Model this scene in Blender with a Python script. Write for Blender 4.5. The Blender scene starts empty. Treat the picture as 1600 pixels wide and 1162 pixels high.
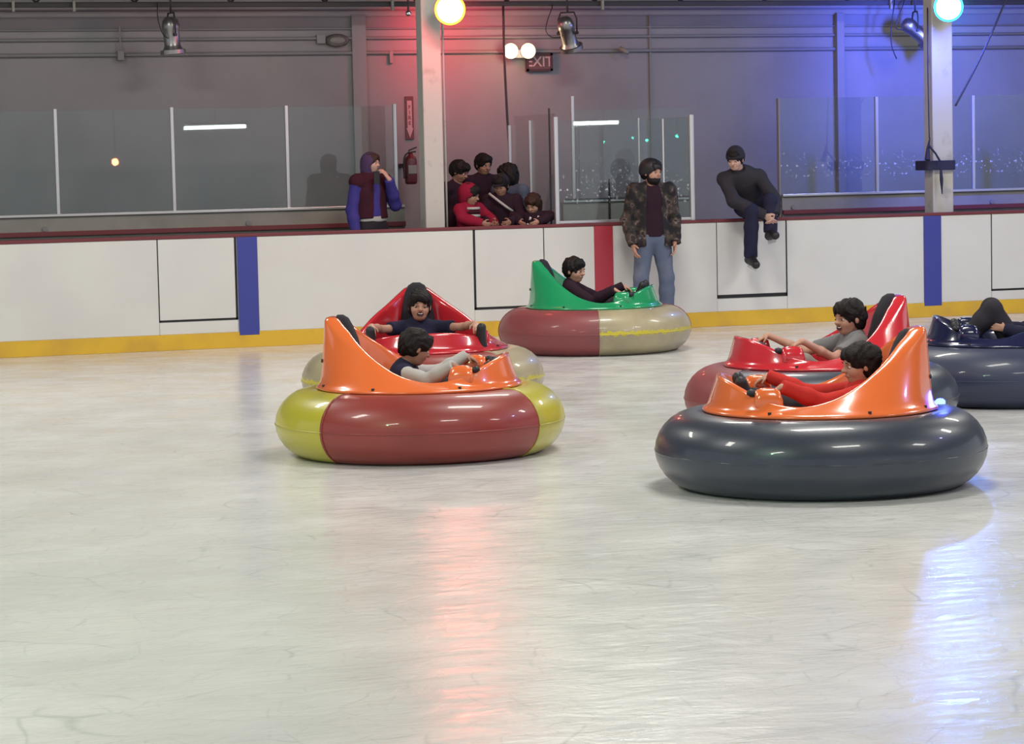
import bpy, bmesh, math, random
import numpy as np
from mathutils import Vector, Matrix

C = bpy.context.scene.collection
R = math.radians
random.seed(7)

# ------------------------------------------------------------------ camera
CAM = Vector((0.0, 0.0, 1.91))          # stands on the viewing side of the rink, eyes at 1.91 m
YAW, PITCH, ROLL, FPX = R(18.1), math.atan(332 / 4064), 0.022, 4064.0
_f = Vector((math.sin(YAW) * math.cos(PITCH), math.cos(YAW) * math.cos(PITCH), -math.sin(PITCH)))
_r = Vector((math.cos(YAW), -math.sin(YAW), 0))
_u = _r.cross(_f)
_R = _r * math.cos(ROLL) - _u * math.sin(ROLL)
_U = _r * math.sin(ROLL) + _u * math.cos(ROLL)
cd = bpy.data.cameras.new('camera'); cam = bpy.data.objects.new('camera', cd); C.objects.link(cam)
cd.sensor_width = 36; cd.lens = FPX / 1600 * 36; cd.clip_end = 300
cam.matrix_world = Matrix(((_R.x, _U.x, -_f.x, CAM.x), (_R.y, _U.y, -_f.y, CAM.y), (_R.z, _U.z, -_f.z, CAM.z), (0, 0, 0, 1)))
bpy.context.scene.camera = cam

def ray(px, py):
    return (_f * FPX + _R * (px - 800) + _U * (581 - py)).normalized()
def ground(px, py, z=0.0):               # point of the ice (or of a level z) seen at a pixel
    d = ray(px, py); return CAM + d * ((z - CAM.z) / d.z)
BY = 26.86                               # the rink boards stand in the plane y = BY
def at(px, py, v):                       # point seen at a pixel on the upright plane v metres behind the boards
    d = ray(px, py); return CAM + d * ((BY + v) / d.y)
def at_z(px, z, v):                      # x of a pixel column on that plane at height z
    y = 250
    for _ in range(6):
        p = at(px, y, v); y += (p.z - z) * 140
    return at(px, y, v)

# ------------------------------------------------------------------ world, exposure, large lights
sc = bpy.context.scene
sc.view_settings.view_transform = 'Standard'; sc.view_settings.look = 'None'
sc.view_settings.exposure = 0.0; sc.view_settings.gamma = 1.0; sc.view_settings.use_curve_mapping = False
w = bpy.data.worlds.new('rink_air'); sc.world = w; w.use_nodes = True
w.node_tree.nodes['Background'].inputs[0].default_value = (0.80, 0.84, 0.90, 1)
w.node_tree.nodes['Background'].inputs[1].default_value = 0.80

def area(name, loc, size, power, col, rot=(0, 0, 0), spread=180):
    l = bpy.data.lights.new(name, 'AREA'); l.shape = 'RECTANGLE'; l.size, l.size_y = size
    l.energy = power; l.color = col; l.spread = R(spread)
    o = bpy.data.objects.new(name, l); C.objects.link(o); o.location = loc; o.rotation_euler = rot
    return o
def point(name, loc, power, col, rad=0.1):
    l = bpy.data.lights.new(name, 'POINT'); l.energy = power; l.color = col; l.shadow_soft_size = rad
    o = bpy.data.objects.new(name, l); C.objects.link(o); o.location = loc
    return o
def spot(name, loc, target, power, col, ang=60, blend=0.6, rad=0.15):
    l = bpy.data.lights.new(name, 'SPOT'); l.energy = power; l.color = col; l.spot_size = R(ang); l.spot_blend = blend; l.shadow_soft_size = rad
    o = bpy.data.objects.new(name, l); C.objects.link(o); o.location = loc
    o.rotation_euler = (Vector(target) - Vector(loc)).to_track_quat('-Z', 'Y').to_euler()
    return o
# the hall's ceiling luminaires hang over the ice in rows
for i, (lx, ly) in enumerate([(-2, 8), (6, 8), (14, 8), (-1, 15), (7, 15), (15, 15), (1, 22), (8.5, 22), (16, 22)]):
    area('ceiling_luminaire_light', (lx, ly, 6.3), (2.2, 0.7), 250, (1.0, 0.975, 0.90))
# coloured stage lamps aimed at the ice
spot('green_wash', (-3, 8, 5.8), (1.0, 13, 0), 420, (0.35, 1.0, 0.45), 95, 1.0)
spot('violet_wash', (15, 12, 5.8), (9.5, 18, 0), 480, (0.45, 0.40, 1.0), 90, 1.0)

# ------------------------------------------------------------------ materials
def mat(name, col, rough=0.5, metal=0.0, coat=0.0, noise=None, bump=None, spec=0.5, emit=None, sheen=0):
    """noise=(colour2, scale, low, high) mixes a second colour; bump=(scale, strength)."""
    m = bpy.data.materials.new(name); m.use_nodes = True
    nt = m.node_tree; b = nt.nodes['Principled BSDF']
    b.inputs['Base Color'].default_value = (*col, 1); b.inputs['Roughness'].default_value = rough
    b.inputs['Metallic'].default_value = metal; b.inputs['Coat Weight'].default_value = coat
    b.inputs['Coat Roughness'].default_value = 0.06
    b.inputs['Specular IOR Level'].default_value = spec
    if sheen: b.inputs['Sheen Weight'].default_value = sheen
    tc = nt.nodes.new('ShaderNodeTexCoord')
    if noise:
        n = nt.nodes.new('ShaderNodeTexNoise'); n.inputs['Scale'].default_value = noise[1]; n.inputs['Detail'].default_value = 6
        nt.links.new(tc.outputs['Object'], n.inputs['Vector'])
        r = nt.nodes.new('ShaderNodeValToRGB'); r.color_ramp.elements[0].position = noise[2]; r.color_ramp.elements[1].position = noise[3]
        r.color_ramp.elements[0].color = (*col, 1); r.color_ramp.elements[1].color = (*noise[0], 1)
        nt.links.new(n.outputs['Fac'], r.inputs['Fac']); nt.links.new(r.outputs['Color'], b.inputs['Base Color'])
    if bump:
        n = nt.nodes.new('ShaderNodeTexNoise'); n.inputs['Scale'].default_value = bump[0]; n.inputs['Detail'].default_value = 5
        nt.links.new(tc.outputs['Object'], n.inputs['Vector'])
        q = nt.nodes.new('ShaderNodeBump'); q.inputs['Strength'].default_value = bump[1]; q.inputs['Distance'].default_value = 0.01
        nt.links.new(n.outputs['Fac'], q.inputs['Height']); nt.links.new(q.outputs['Normal'], b.inputs['Normal'])
    if emit:
        b.inputs['Emission Color'].default_value = (*emit[0], 1); b.inputs['Emission Strength'].default_value = emit[1]
    return m

def srgb(r, g, b):
    return tuple(((c / 255) / 12.92 if c / 255 <= 0.04045 else ((c / 255 + 0.055) / 1.055) ** 2.4) for c in (r, g, b))

def ice_material():
    m = bpy.data.materials.new('ice'); m.use_nodes = True; nt = m.node_tree; b = nt.nodes['Principled BSDF']; L = nt.links.new
    tc = nt.nodes.new('ShaderNodeTexCoord')
    def noise(scale, detail, stretch=(1, 1, 1), rough=0.6, dist=0.0):
        mp = nt.nodes.new('ShaderNodeMapping'); mp.inputs['Scale'].default_value = stretch; mp.inputs['Rotation'].default_value = (0, 0, R(18))
        L(tc.outputs['Object'], mp.inputs['Vector'])
        n = nt.nodes.new('ShaderNodeTexNoise'); n.inputs['Scale'].default_value = scale; n.inputs['Detail'].default_value = detail
        n.inputs['Roughness'].default_value = rough; n.inputs['Distortion'].default_value = dist
        L(mp.outputs['Vector'], n.inputs['Vector']); return n
    def ramp(src, stops):
        r = nt.nodes.new('ShaderNodeValToRGB'); e = r.color_ramp.elements
        e[0].position, e[0].color = stops[0][0], (*stops[0][1], 1); e[1].position, e[1].color = stops[-1][0], (*stops[-1][1], 1)
        for p, c in stops[1:-1]:
            k = e.new(p); k.color = (*c, 1)
        L(src, r.inputs['Fac']); return r
    cloud = noise(0.9, 7, (1, 1, 1), 0.52, 0.4)
    base = ramp(cloud.outputs['Fac'], [(0.30, (0.63, 0.635, 0.625)), (0.5, (0.70, 0.70, 0.685)), (0.70, (0.75, 0.75, 0.735))])
    # skate and tyre scratches: thin curved lines from the edges of large warped cells
    fac = None
    for sc_, wdt, amt in ((1.1, 0.014, 0.55), (2.6, 0.022, 0.40), (5.5, 0.04, 0.28)):
        mp = nt.nodes.new('ShaderNodeMapping'); mp.inputs['Rotation'].default_value = (0, 0, sc_ * 2.1)
        L(tc.outputs['Object'], mp.inputs['Vector'])
        wn = nt.nodes.new('ShaderNodeTexNoise'); wn.inputs['Scale'].default_value = 0.8; L(mp.outputs['Vector'], wn.inputs['Vector'])
        ad = nt.nodes.new('ShaderNodeMixRGB'); ad.blend_type = 'ADD'; ad.inputs['Fac'].default_value = 1.2
        L(mp.outputs['Vector'], ad.inputs['Color1']); L(wn.outputs['Color'], ad.inputs['Color2'])
        v = nt.nodes.new('ShaderNodeTexVoronoi'); v.feature = 'DISTANCE_TO_EDGE'; v.inputs['Scale'].default_value = sc_
        L(ad.outputs['Color'], v.inputs['Vector'])
        r = ramp(v.outputs['Distance'], [(0.0, (amt,) * 3), (wdt, (0, 0, 0))])
        brk = noise(1.7 * sc_, 3); rb = ramp(brk.outputs['Fac'], [(0.47, (0, 0, 0)), (0.60, (1, 1, 1))])
        mu = nt.nodes.new('ShaderNodeMixRGB'); mu.blend_type = 'MULTIPLY'; mu.inputs['Fac'].default_value = 1
        L(r.outputs['Color'], mu.inputs['Color1']); L(rb.outputs['Color'], mu.inputs['Color2'])
        if fac is None: fac = mu
        else:
            a2 = nt.nodes.new('ShaderNodeMixRGB'); a2.blend_type = 'ADD'; a2.inputs['Fac'].default_value = 1
            L(fac.outputs['Color'], a2.inputs['Color1']); L(mu.outputs['Color'], a2.inputs['Color2']); fac = a2
    mx = nt.nodes.new('ShaderNodeMixRGB'); L(fac.outputs['Color'], mx.inputs['Fac']); L(base.outputs['Color'], mx.inputs['Color1'])
    mx.inputs['Color2'].default_value = (0.42, 0.45, 0.45, 1)
    L(mx.outputs['Color'], b.inputs['Base Color'])
    rn = noise(2.2, 5, (1, 1, 1)); rr = ramp(rn.outputs['Fac'], [(0.35, (0.07,) * 3), (0.7, (0.24,) * 3)])
    L(rr.outputs['Color'], b.inputs['Roughness'])
    b.inputs['IOR'].default_value = 1.31
    # fine ripples left by the blades and the resurfacer
    n1 = noise(9, 8, (0.35, 1, 1), 0.65, 1.2); n2 = noise(4.0, 5, (0.6, 1, 1), 0.6, 0.8)
    b1 = nt.nodes.new('ShaderNodeBump'); b1.inputs['Strength'].default_value = 0.6; b1.inputs['Distance'].default_value = 0.006
    b2 = nt.nodes.new('ShaderNodeBump'); b2.inputs['Strength'].default_value = 0.4; b2.inputs['Distance'].default_value = 0.015
    L(n1.outputs['Fac'], b1.inputs['Height']); L(n2.outputs['Fac'], b2.inputs['Height']); L(b2.outputs['Normal'], b1.inputs['Normal'])
    L(b1.outputs['Normal'], b.inputs['Normal'])
    return m

def glass_material(name='rink_glass', specks=0.5):
    m = bpy.data.materials.new(name); m.use_nodes = True; nt = m.node_tree; L = nt.links.new
    nt.nodes.remove(nt.nodes['Principled BSDF']); out = nt.nodes['Material Output']
    tr = nt.nodes.new('ShaderNodeBsdfTransparent'); tr.inputs[0].default_value = (0.90, 0.94, 0.93, 1)
    gl = nt.nodes.new('ShaderNodeBsdfGlossy'); gl.inputs['Roughness'].default_value = 0.012
    fr = nt.nodes.new('ShaderNodeFresnel')            # thin sheet: the far face reflects like the near one
    ge = nt.nodes.new('ShaderNodeNewGeometry'); io = nt.nodes.new('ShaderNodeMapRange'); io.inputs['To Min'].default_value = 1.5; io.inputs['To Max'].default_value = 1 / 1.5
    L(ge.outputs['Backfacing'], io.inputs['Value']); L(io.outputs['Result'], fr.inputs['IOR'])
    mx = nt.nodes.new('ShaderNodeMixShader'); L(fr.outputs[0], mx.inputs[0]); L(tr.outputs[0], mx.inputs[1]); L(gl.outputs[0], mx.inputs[2])
    # scattered white specks in a band near the bottom of the sheet
    tc = nt.nodes.new('ShaderNodeTexCoord'); sp = nt.nodes.new('ShaderNodeSeparateXYZ'); L(tc.outputs['Object'], sp.inputs[0])
    n = nt.nodes.new('ShaderNodeTexNoise'); n.inputs['Scale'].default_value = 26; n.inputs['Detail'].default_value = 4; L(tc.outputs['Object'], n.inputs['Vector'])
    r1 = nt.nodes.new('ShaderNodeValToRGB'); r1.color_ramp.elements[0].position = 0.61; r1.color_ramp.elements[1].position = 0.66; L(n.outputs['Fac'], r1.inputs[0])
    r2 = nt.nodes.new('ShaderNodeValToRGB'); e = r2.color_ramp.elements
    e[0].position = 0.12; e[0].color = (0, 0, 0, 1); e[1].position = 0.30; e[1].color = (1, 1, 1, 1); k = e.new(0.52); k.color = (0, 0, 0, 1)
    L(sp.outputs['Z'], r2.inputs[0])
    mu = nt.nodes.new('ShaderNodeMath'); mu.operation = 'MULTIPLY'; L(r1.outputs[0], mu.inputs[0]); L(r2.outputs[0], mu.inputs[1])
    m2 = nt.nodes.new('ShaderNodeMath'); m2.operation = 'MULTIPLY'; m2.inputs[1].default_value = specks; L(mu.outputs[0], m2.inputs[0])
    df = nt.nodes.new('ShaderNodeBsdfDiffuse'); df.inputs[0].default_value = (0.9, 0.9, 0.92, 1)
    m3 = nt.nodes.new('ShaderNodeMixShader'); L(m2.outputs[0], m3.inputs[0]); L(mx.outputs[0], m3.inputs[1]); L(df.outputs[0], m3.inputs[2])
    L(m3.outputs[0], out.inputs['Surface'])
    return m

def emission(name, col, strength):
    m = bpy.data.materials.new(name); m.use_nodes = True; nt = m.node_tree
    nt.nodes.remove(nt.nodes['Principled BSDF'])
    e = nt.nodes.new('ShaderNodeEmission'); e.inputs[0].default_value = (*col, 1); e.inputs[1].default_value = strength
    nt.links.new(e.outputs[0], nt.nodes['Material Output'].inputs['Surface']); return m

def camo_material():
    m = bpy.data.materials.new('camouflage_cloth'); m.use_nodes = True; nt = m.node_tree; b = nt.nodes['Principled BSDF']; L = nt.links.new
    b.inputs['Roughness'].default_value = 0.85
    tc = nt.nodes.new('ShaderNodeTexCoord'); n = nt.nodes.new('ShaderNodeTexNoise'); n.inputs['Scale'].default_value = 11; n.inputs['Detail'].default_value = 2.5
    L(tc.outputs['Object'], n.inputs['Vector']); r = nt.nodes.new('ShaderNodeValToRGB'); r.color_ramp.interpolation = 'CONSTANT'; e = r.color_ramp.elements
    e[0].position = 0; e[0].color = (0.010, 0.007, 0.010, 1); e[1].position = 0.47; e[1].color = (0.032, 0.026, 0.022, 1)
    for p, c in ((0.55, (0.065, 0.042, 0.034)), (0.62, (0.17, 0.13, 0.115)), (0.65, (0.025, 0.018, 0.02))):
        k = e.new(p); k.color = (*c, 1)
    L(n.outputs['Fac'], r.inputs[0]); L(r.outputs[0], b.inputs['Base Color']); return m

def worn_tube(name, col, yellow):
    """rubber whose top coat has chipped off round the seam, down to a yellow layer"""
    m = mat(name, col, 0.38, coat=0.25, noise=(tuple(c * 0.78 for c in col), 3.0, 0.45, 0.7)); nt = m.node_tree; L = nt.links.new; b = nt.nodes['Principled BSDF']
    src = b.inputs['Base Color'].links[0].from_socket
    tc = nt.nodes.new('ShaderNodeTexCoord'); sp = nt.nodes.new('ShaderNodeSeparateXYZ'); L(tc.outputs['Object'], sp.inputs[0])
    n = nt.nodes.new('ShaderNodeTexNoise'); n.inputs['Scale'].default_value = 16; n.inputs['Detail'].default_value = 8; n.inputs['Roughness'].default_value = 0.7; L(tc.outputs['Object'], n.inputs['Vector'])
    a = nt.nodes.new('ShaderNodeMath'); a.operation = 'MULTIPLY_ADD'; a.inputs[1].default_value = 0.14; a.inputs[2].default_value = -0.07; L(n.outputs['Fac'], a.inputs[0])
    s = nt.nodes.new('ShaderNodeMath'); s.operation = 'ADD'; L(sp.outputs['Z'], s.inputs[0]); L(a.outputs[0], s.inputs[1])
    d = nt.nodes.new('ShaderNodeMath'); d.operation = 'SUBTRACT'; d.inputs[1].default_value = 0.222; L(s.outputs[0], d.inputs[0])
    ab = nt.nodes.new('ShaderNodeMath'); ab.operation = 'ABSOLUTE'; L(d.outputs[0], ab.inputs[0])
    c = nt.nodes.new('ShaderNodeMath'); c.operation = 'LESS_THAN'; c.inputs[1].default_value = 0.017; L(ab.outputs[0], c.inputs[0])
    mx = nt.nodes.new('ShaderNodeMixRGB'); L(c.outputs[0], mx.inputs['Fac']); L(src, mx.inputs['Color1']); mx.inputs['Color2'].default_value = (*yellow, 1)
    L(mx.outputs['Color'], b.inputs['Base Color']); return m

M = {}
M['ice'] = ice_material(); M['glass'] = glass_material(); M['glass_clean'] = glass_material('rink_glass_clean', 0.03); M['camo'] = camo_material()
M['board'] = mat('board_white', (0.70, 0.69, 0.65), 0.42, noise=((0.66, 0.64, 0.61), 1.5, 0.4, 0.7))
M['kick'] = mat('kick_yellow', (0.72, 0.44, 0.03), 0.45, noise=((0.62, 0.36, 0.04), 3, 0.45, 0.7))
M['cap'] = mat('cap_maroon', (0.16, 0.028, 0.035), 0.5)
M['blue_line'] = mat('board_blue', (0.045, 0.055, 0.30), 0.4)
M['red_line'] = mat('board_red', (0.42, 0.035, 0.055), 0.4)
M['gap'] = mat('gap_black', (0.012, 0.012, 0.014), 0.7)
M['panel'] = mat('panel_beige', (0.27, 0.26, 0.23), 0.6, noise=((0.22, 0.21, 0.185), 2.5, 0.4, 0.7))
M['wall'] = mat('wall_grey', (0.262, 0.246, 0.252), 0.75, noise=((0.228, 0.213, 0.218), 1.2, 0.4, 0.65), bump=(40, 0.06))
M['wall_band'] = mat('wall_paint_band', (0.26, 0.243, 0.243), 0.7)
M['pillar'] = mat('pillar_cream', (0.52, 0.50, 0.46), 0.55, noise=((0.36, 0.33, 0.30), 5, 0.58, 0.75), bump=(12, 0.15))
M['alu'] = mat('aluminium', (0.62, 0.62, 0.62), 0.35, metal=0.75)
M['steel'] = mat('dull_steel', (0.30, 0.29, 0.29), 0.32, metal=0.9)
M['chrome'] = mat('chrome', (0.75, 0.75, 0.77), 0.14, metal=1.0)
M['dark'] = mat('dark_steel', (0.028, 0.025, 0.026), 0.6)
M['brown'] = mat('truss_brown', (0.075, 0.06, 0.055), 0.6, noise=((0.14, 0.12, 0.11), 6, 0.45, 0.6))
M['black'] = mat('black_rubber', (0.014, 0.013, 0.017), 0.5)
M['blackcloth'] = mat('black_cloth', (0.016, 0.013, 0.02), 0.9, bump=(60, 0.3))
M['pipe'] = mat('painted_pipe', (0.215, 0.208, 0.212), 0.65)
M['concrete'] = mat('concrete', (0.22, 0.21, 0.20), 0.8)
M['white'] = mat('white_plastic', (0.75, 0.75, 0.75), 0.4)

# ------------------------------------------------------------------ mesh helpers
def tag(o, label=None, cat=None, group=None, kind=None):
    if label: o['label'] = label
    if cat: o['category'] = cat
    if group: o['group'] = group
    if kind: o['kind'] = kind
    return o
def empty(name, loc, rz=0.0, label=None, cat=None, group=None):
    o = bpy.data.objects.new(name, None); C.objects.link(o); o.location = loc; o.rotation_euler = (0, 0, rz)
    o.empty_display_size = 0.1
    return tag(o, label, cat, group)
def link(name, verts, faces, mats, parent=None, smooth=False, loc=None, idx=None, rz=0.0):
    me = bpy.data.meshes.new(name); me.from_pydata([tuple(v) for v in verts], [], faces)
    for m in (mats if isinstance(mats, (list, tuple)) else [mats]): me.materials.append(m)
    if idx is not None:
        me.polygons.foreach_set('material_index', idx)
    if smooth: me.polygons.foreach_set('use_smooth', [True] * len(me.polygons))
    me.validate(); me.update()
    bm = bmesh.new(); bm.from_mesh(me); bmesh.ops.recalc_face_normals(bm, faces=bm.faces); bm.to_mesh(me); bm.free()
    o = bpy.data.objects.new(name, me); C.objects.link(o)
    if loc is not None: o.location = loc
    if rz: o.rotation_euler = (0, 0, rz)
    if parent is not None: o.parent = parent
    return o
class MB:
    def __init__(s): s.v = []; s.f = []; s.i = []
    def add(s, v, f, mi=0):
        n = len(s.v); s.v += [tuple(p) for p in v]; s.f += [tuple(n + k for k in q) for q in f]; s.i += [mi] * len(f); return s
    def box(s, a, b, mi=0):
        x0, y0, z0 = a; x1, y1, z1 = b
        v = [(x0, y0, z0), (x1, y0, z0), (x1, y1, z0), (x0, y1, z0), (x0, y0, z1), (x1, y0, z1), (x1, y1, z1), (x0, y1, z1)]
        return s.add(v, [(0, 3, 2, 1), (4, 5, 6, 7), (0, 1, 5, 4), (1, 2, 6, 5), (2, 3, 7, 6), (3, 0, 4, 7)], mi)
    def tube(s, pts, r, n=10, mi=0, cap=True):
        pts = [Vector(p) for p in pts]; rs = r if isinstance(r, (list, tuple)) else [r] * len(pts)
        rings = []; prev = None
        for k, p in enumerate(pts):
            d = (pts[min(k + 1, len(pts) - 1)] - pts[max(k - 1, 0)]).normalized()
            if prev is None:
                prev = d.orthogonal().normalized()
            a = (prev - d * prev.dot(d)); a = a.normalized() if a.length > 1e-6 else d.orthogonal().normalized(); prev = a; b = d.cross(a)
            rings.append([p + (a * math.cos(2 * math.pi * j / n) + b * math.sin(2 * math.pi * j / n)) * rs[k] for j in range(n)])
        v = [q for r_ in rings for q in r_]; f = []
        for k in range(len(rings) - 1):
            for j in range(n):
                f.append((k * n + j, k * n + (j + 1) % n, (k + 1) * n + (j + 1) % n, (k + 1) * n + j))
        if cap:
            f.append(tuple(range(n))[::-1]); f.append(tuple(range((len(rings) - 1) * n, len(rings) * n)))
        return s.add(v, f, mi)
    def loft(s, rings, mi=0, cap=True, closed=True):
        n = len(rings[0]); v = [q for r_ in rings for q in r_]; f = []
        for k in range(len(rings) - 1):
            for j in range(n if closed else n - 1):
                f.append((k * n + j, k * n + (j + 1) % n, (k + 1) * n + (j + 1) % n, (k + 1) * n + j))
        if cap:
            f.append(tuple(range(n))[::-1]); f.append(tuple(range((len(rings) - 1) * n, len(rings) * n)))
        return s.add(v, f, mi)
    def build(s, name, mats, parent=None, smooth=False, loc=None, bevel=0.0, sub=0, rz=0.0):
        o = link(name, s.v, s.f, mats, parent, smooth, loc, s.i, rz)
        if bevel:
            b = o.modifiers.new('bevel', 'BEVEL'); b.width = bevel; b.segments = 2; b.limit_method = 'ANGLE'
        if sub:
            b = o.modifiers.new('sub', 'SUBSURF'); b.levels = sub; b.render_levels = sub
        return o
def catmull(pts, n, closed=False):
    """n samples through the control points"""
    P = [np.array(p, float) for p in pts]; m = len(P); out = []
    seg = m if closed else m - 1
    for i in range(n):
        t = i / n * seg if closed else i / (n - 1) * seg
        k = min(int(t), seg - 1); u = t - k
        g = lambda j: P[j % m] if closed else P[max(0, min(m - 1, j))]
        a, b, c, d = g(k - 1), g(k), g(k + 1), g(k + 2)
        out.append(0.5 * ((2 * b) + (c - a) * u + (2 * a - 5 * b + 4 * c - d) * u * u + (3 * b - a - 3 * c + d) * u ** 3))
    return out
def superloop(cx, cy, cz, wx, wy, n=20, e=0.5, ax=(1, 0, 0), ay=(0, 1, 0)):
    """rounded-rectangle ring in the plane of ax, ay"""
    ax, ay = Vector(ax), Vector(ay); c = Vector((cx, cy, cz)); out = []
    for j in range(n):
        t = 2 * math.pi * j / n; a, b = math.cos(t), math.sin(t)
        out.append(c + ax * (wx * math.copysign(abs(a) ** e, a)) + ay * (wy * math.copysign(abs(b) ** e, b)))
    return out

#@@ROOM
# ------------------------------------------------------------------ rink and hall
XL, XR = -3.0, 22.0
BH = 1.16                                  # top of the white boards
VB = 2.6                                   # back wall, metres behind the boards
V2 = 1.5                                   # second low wall with glass
tag(MB().box((-12, -6, -0.2), (36, BY + 0.12, 0)).build('floor', M['ice']), kind='structure')
BF = 0.24                                  # walkway behind the boards is a little higher
tag(MB().box((-12, BY + 0.12, -0.2), (36, BY + VB, BF)).build('floor', M['concrete']), kind='structure')
tag(MB().box((-12, BY + VB, -0.2), (36, BY + VB + 0.2, 6.6)).build('wall_back', M['wall']), kind='structure')
tag(MB().box((-12, -6, 6.6), (36, BY + VB + 0.2, 6.8)).build('ceiling', M['brown']), kind='structure')
def bx(px, z=0.6, v=0.0): return at_z(px, z, v).x
wb = MB()
X = dict(d1a=bx(248), d1b=bx(371), bl1a=bx(372), bl1b=bx(403), s1=bx(741), s2=bx(851), r1a=bx(929), r1b=bx(958),
         d3a=bx(1120), d3b=bx(1229), bl2a=bx(1443), bl2b=bx(1470), d4a=bx(1549))
wb.box((XL, BY, 0.0), (XR, BY + 0.12, BH))
boards = wb.build('wall_rink_boards', M['board']); tag(boards, kind='structure')
tag(MB().box((XL, BY - 0.016, 0.0), (XR, BY, 0.165)).build('baseboard_rink', M['kick'], bevel=0.004), kind='structure')
cap = MB()
cap.box((XL, BY - 0.015, BH), (XR, BY + 0.15, BH + 0.035))
tag(cap.build('trim_1', M['cap'], bevel=0.006), kind='structure')
# facing sheets with hairline joints, raised a few mm so their edges are real
def sheet(name, x0, x1, z0, z1, m, y=-0.008):
    return tag(MB().box((x0, BY + y, z0), (x1, BY, z1)).build(name, m, bevel=0.002), kind='structure')
g = 0.007
sheet('wall_sheet', XL, X['d1a'] - g, 0.166, BH - 0.004, M['board'])
sheet('wall_sheet', X['bl1b'] + g / 2, X['s1'] - g, 0.166, BH - 0.004, M['board'])
sheet('wall_sheet', X['s2'] + g / 2, X['r1a'], 0.166, BH - 0.004, M['board'])
sheet('wall_sheet', X['r1b'], X['d3a'] - g / 2, 0.166, BH - 0.004, M['board'])
sheet('wall_sheet', X['d3b'] + g, X['bl2a'], 0.166, BH - 0.004, M['board'])
sheet('wall_sheet', X['bl2b'], X['d4a'] - g, 0.166, BH - 0.004, M['board'])
for a, b in (('d1a', 'd1b'), ('s1', 's2'), ('d3a', 'd3b')):
    sheet('wall_sheet', X[a], X[b] - g / 2, 0.166, 0.29, M['board'])
sheet('wall_sheet', X['d4a'], XR, 0.166, 0.27, M['board'])
sheet('trim_2', X['bl1a'], X['bl1b'], 0.13, BH, M['blue_line'], -0.019)
sheet('trim_3', X['r1a'], X['r1b'], 0.13, BH, M['red_line'], -0.019)
sheet('trim_4', X['bl2a'], X['bl2b'], 0.13, BH, M['blue_line'], -0.019)
def gate(n, x0, x1, z0, lw, bw, rw):
    d = empty('door_%d' % n, (x0, BY, z0)); tag(d, kind='structure')
    MB().box((lw, -0.010, bw), (x1 - x0 - rw, 0.0, BH - z0 - 0.004)).build('door_leaf', M['board'], d, bevel=0.003)
    q = MB().box((0, -0.004, 0), (x1 - x0, -0.0005, bw)).box((0, -0.004, 0), (lw, -0.0005, BH - z0))
    q.box((x1 - x0 - rw, -0.004, 0), (x1 - x0, -0.0005, BH - z0)).build('door_gap', M['gap'], d)
gate(1, X['d1a'] - g, X['d1b'], 0.295, 0.012, 0.022, 0.024)
gate(2, X['s1'] - g, X['s2'], 0.295, 0.026, 0.026, 0.010)
gate(3, X['d3a'], X['d3b'] + g, 0.31, 0.006, 0.040, 0.018)
gate(4, X['d4a'] - g, XR, 0.27, 0.014, 0.024, 0.01)

# back wall relief: ledge band, pilasters, panel joints
def wall_strip(px, w_, z0=1.0, z1=3.62, m=None, d=0.02):
    x = at_z(px, 2.6, VB).x
    return tag(MB().box((x - w_ / 2, BY + VB - d, z0), (x + w_ / 2, BY + VB, z1)).build('wall_pilaster', m or M['wall'], bevel=0.004), kind='structure')
wall_strip(562, 0.17, m=M['wall_band'], d=0.05)
wall_strip(1310, 0.10, d=0.09); wall_strip(1016, 0.022, d=0.03, m=M['pipe'])
tag(MB().box((XL, BY + VB - 0.03, 3.60), (XR, BY + VB, 3.67)).build('trim_5', M['wall_band'], bevel=0.005), kind='structure')
for px, zz, r in ((0, 3.44, 0), (0, 3.18, 0.022), (0, 3.35, 0.018), (0, 3.46, 0.010)):
    if r == 0: continue
    pp = MB().tube([(XL, BY + VB - 0.025, zz), (XR, BY + VB - 0.025, zz)], r, 8)
    tag(pp.build('wall_pipe', M['pipe'], smooth=True), {0.022: 'lowest grey conduit pipe running along the back wall', 0.018: 'middle grey conduit pipe running along the back wall', 0.010: 'thin topmost grey conduit along the back wall'}[r], 'pipe')
jx = at_z(187, 3.1, VB).x
pp = MB().tube([(jx, BY + VB - 0.08, 3.5), (jx, BY + VB - 0.08, 3.2)], 0.010, 8).box((jx - 0.035, BY + VB - 0.10, 3.12), (jx + 0.035, BY + VB, 3.22))
tag(pp.build('conduit_drop', M['pipe']), 'short vertical conduit dropping to a junction box on the left wall', 'pipe')
jx = at_z(609, 3.1, VB).x
tag(MB().box((jx - 0.012, BY + VB - 0.05, 3.06), (jx + 0.03, BY + VB, 3.2)).build('junction_box', M['wall_band']), 'small junction box on wall left of the left pillar', 'box')
jx = at(500, 62, VB)
tag(MB().box((jx.x - 0.05, BY + VB - 0.06, jx.z - 0.045), (jx.x + 0.05, BY + VB, jx.z + 0.05)).build('junction_box', M['wall_band']), 'grey electrical box beside the oval wall lamp', 'box')
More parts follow.
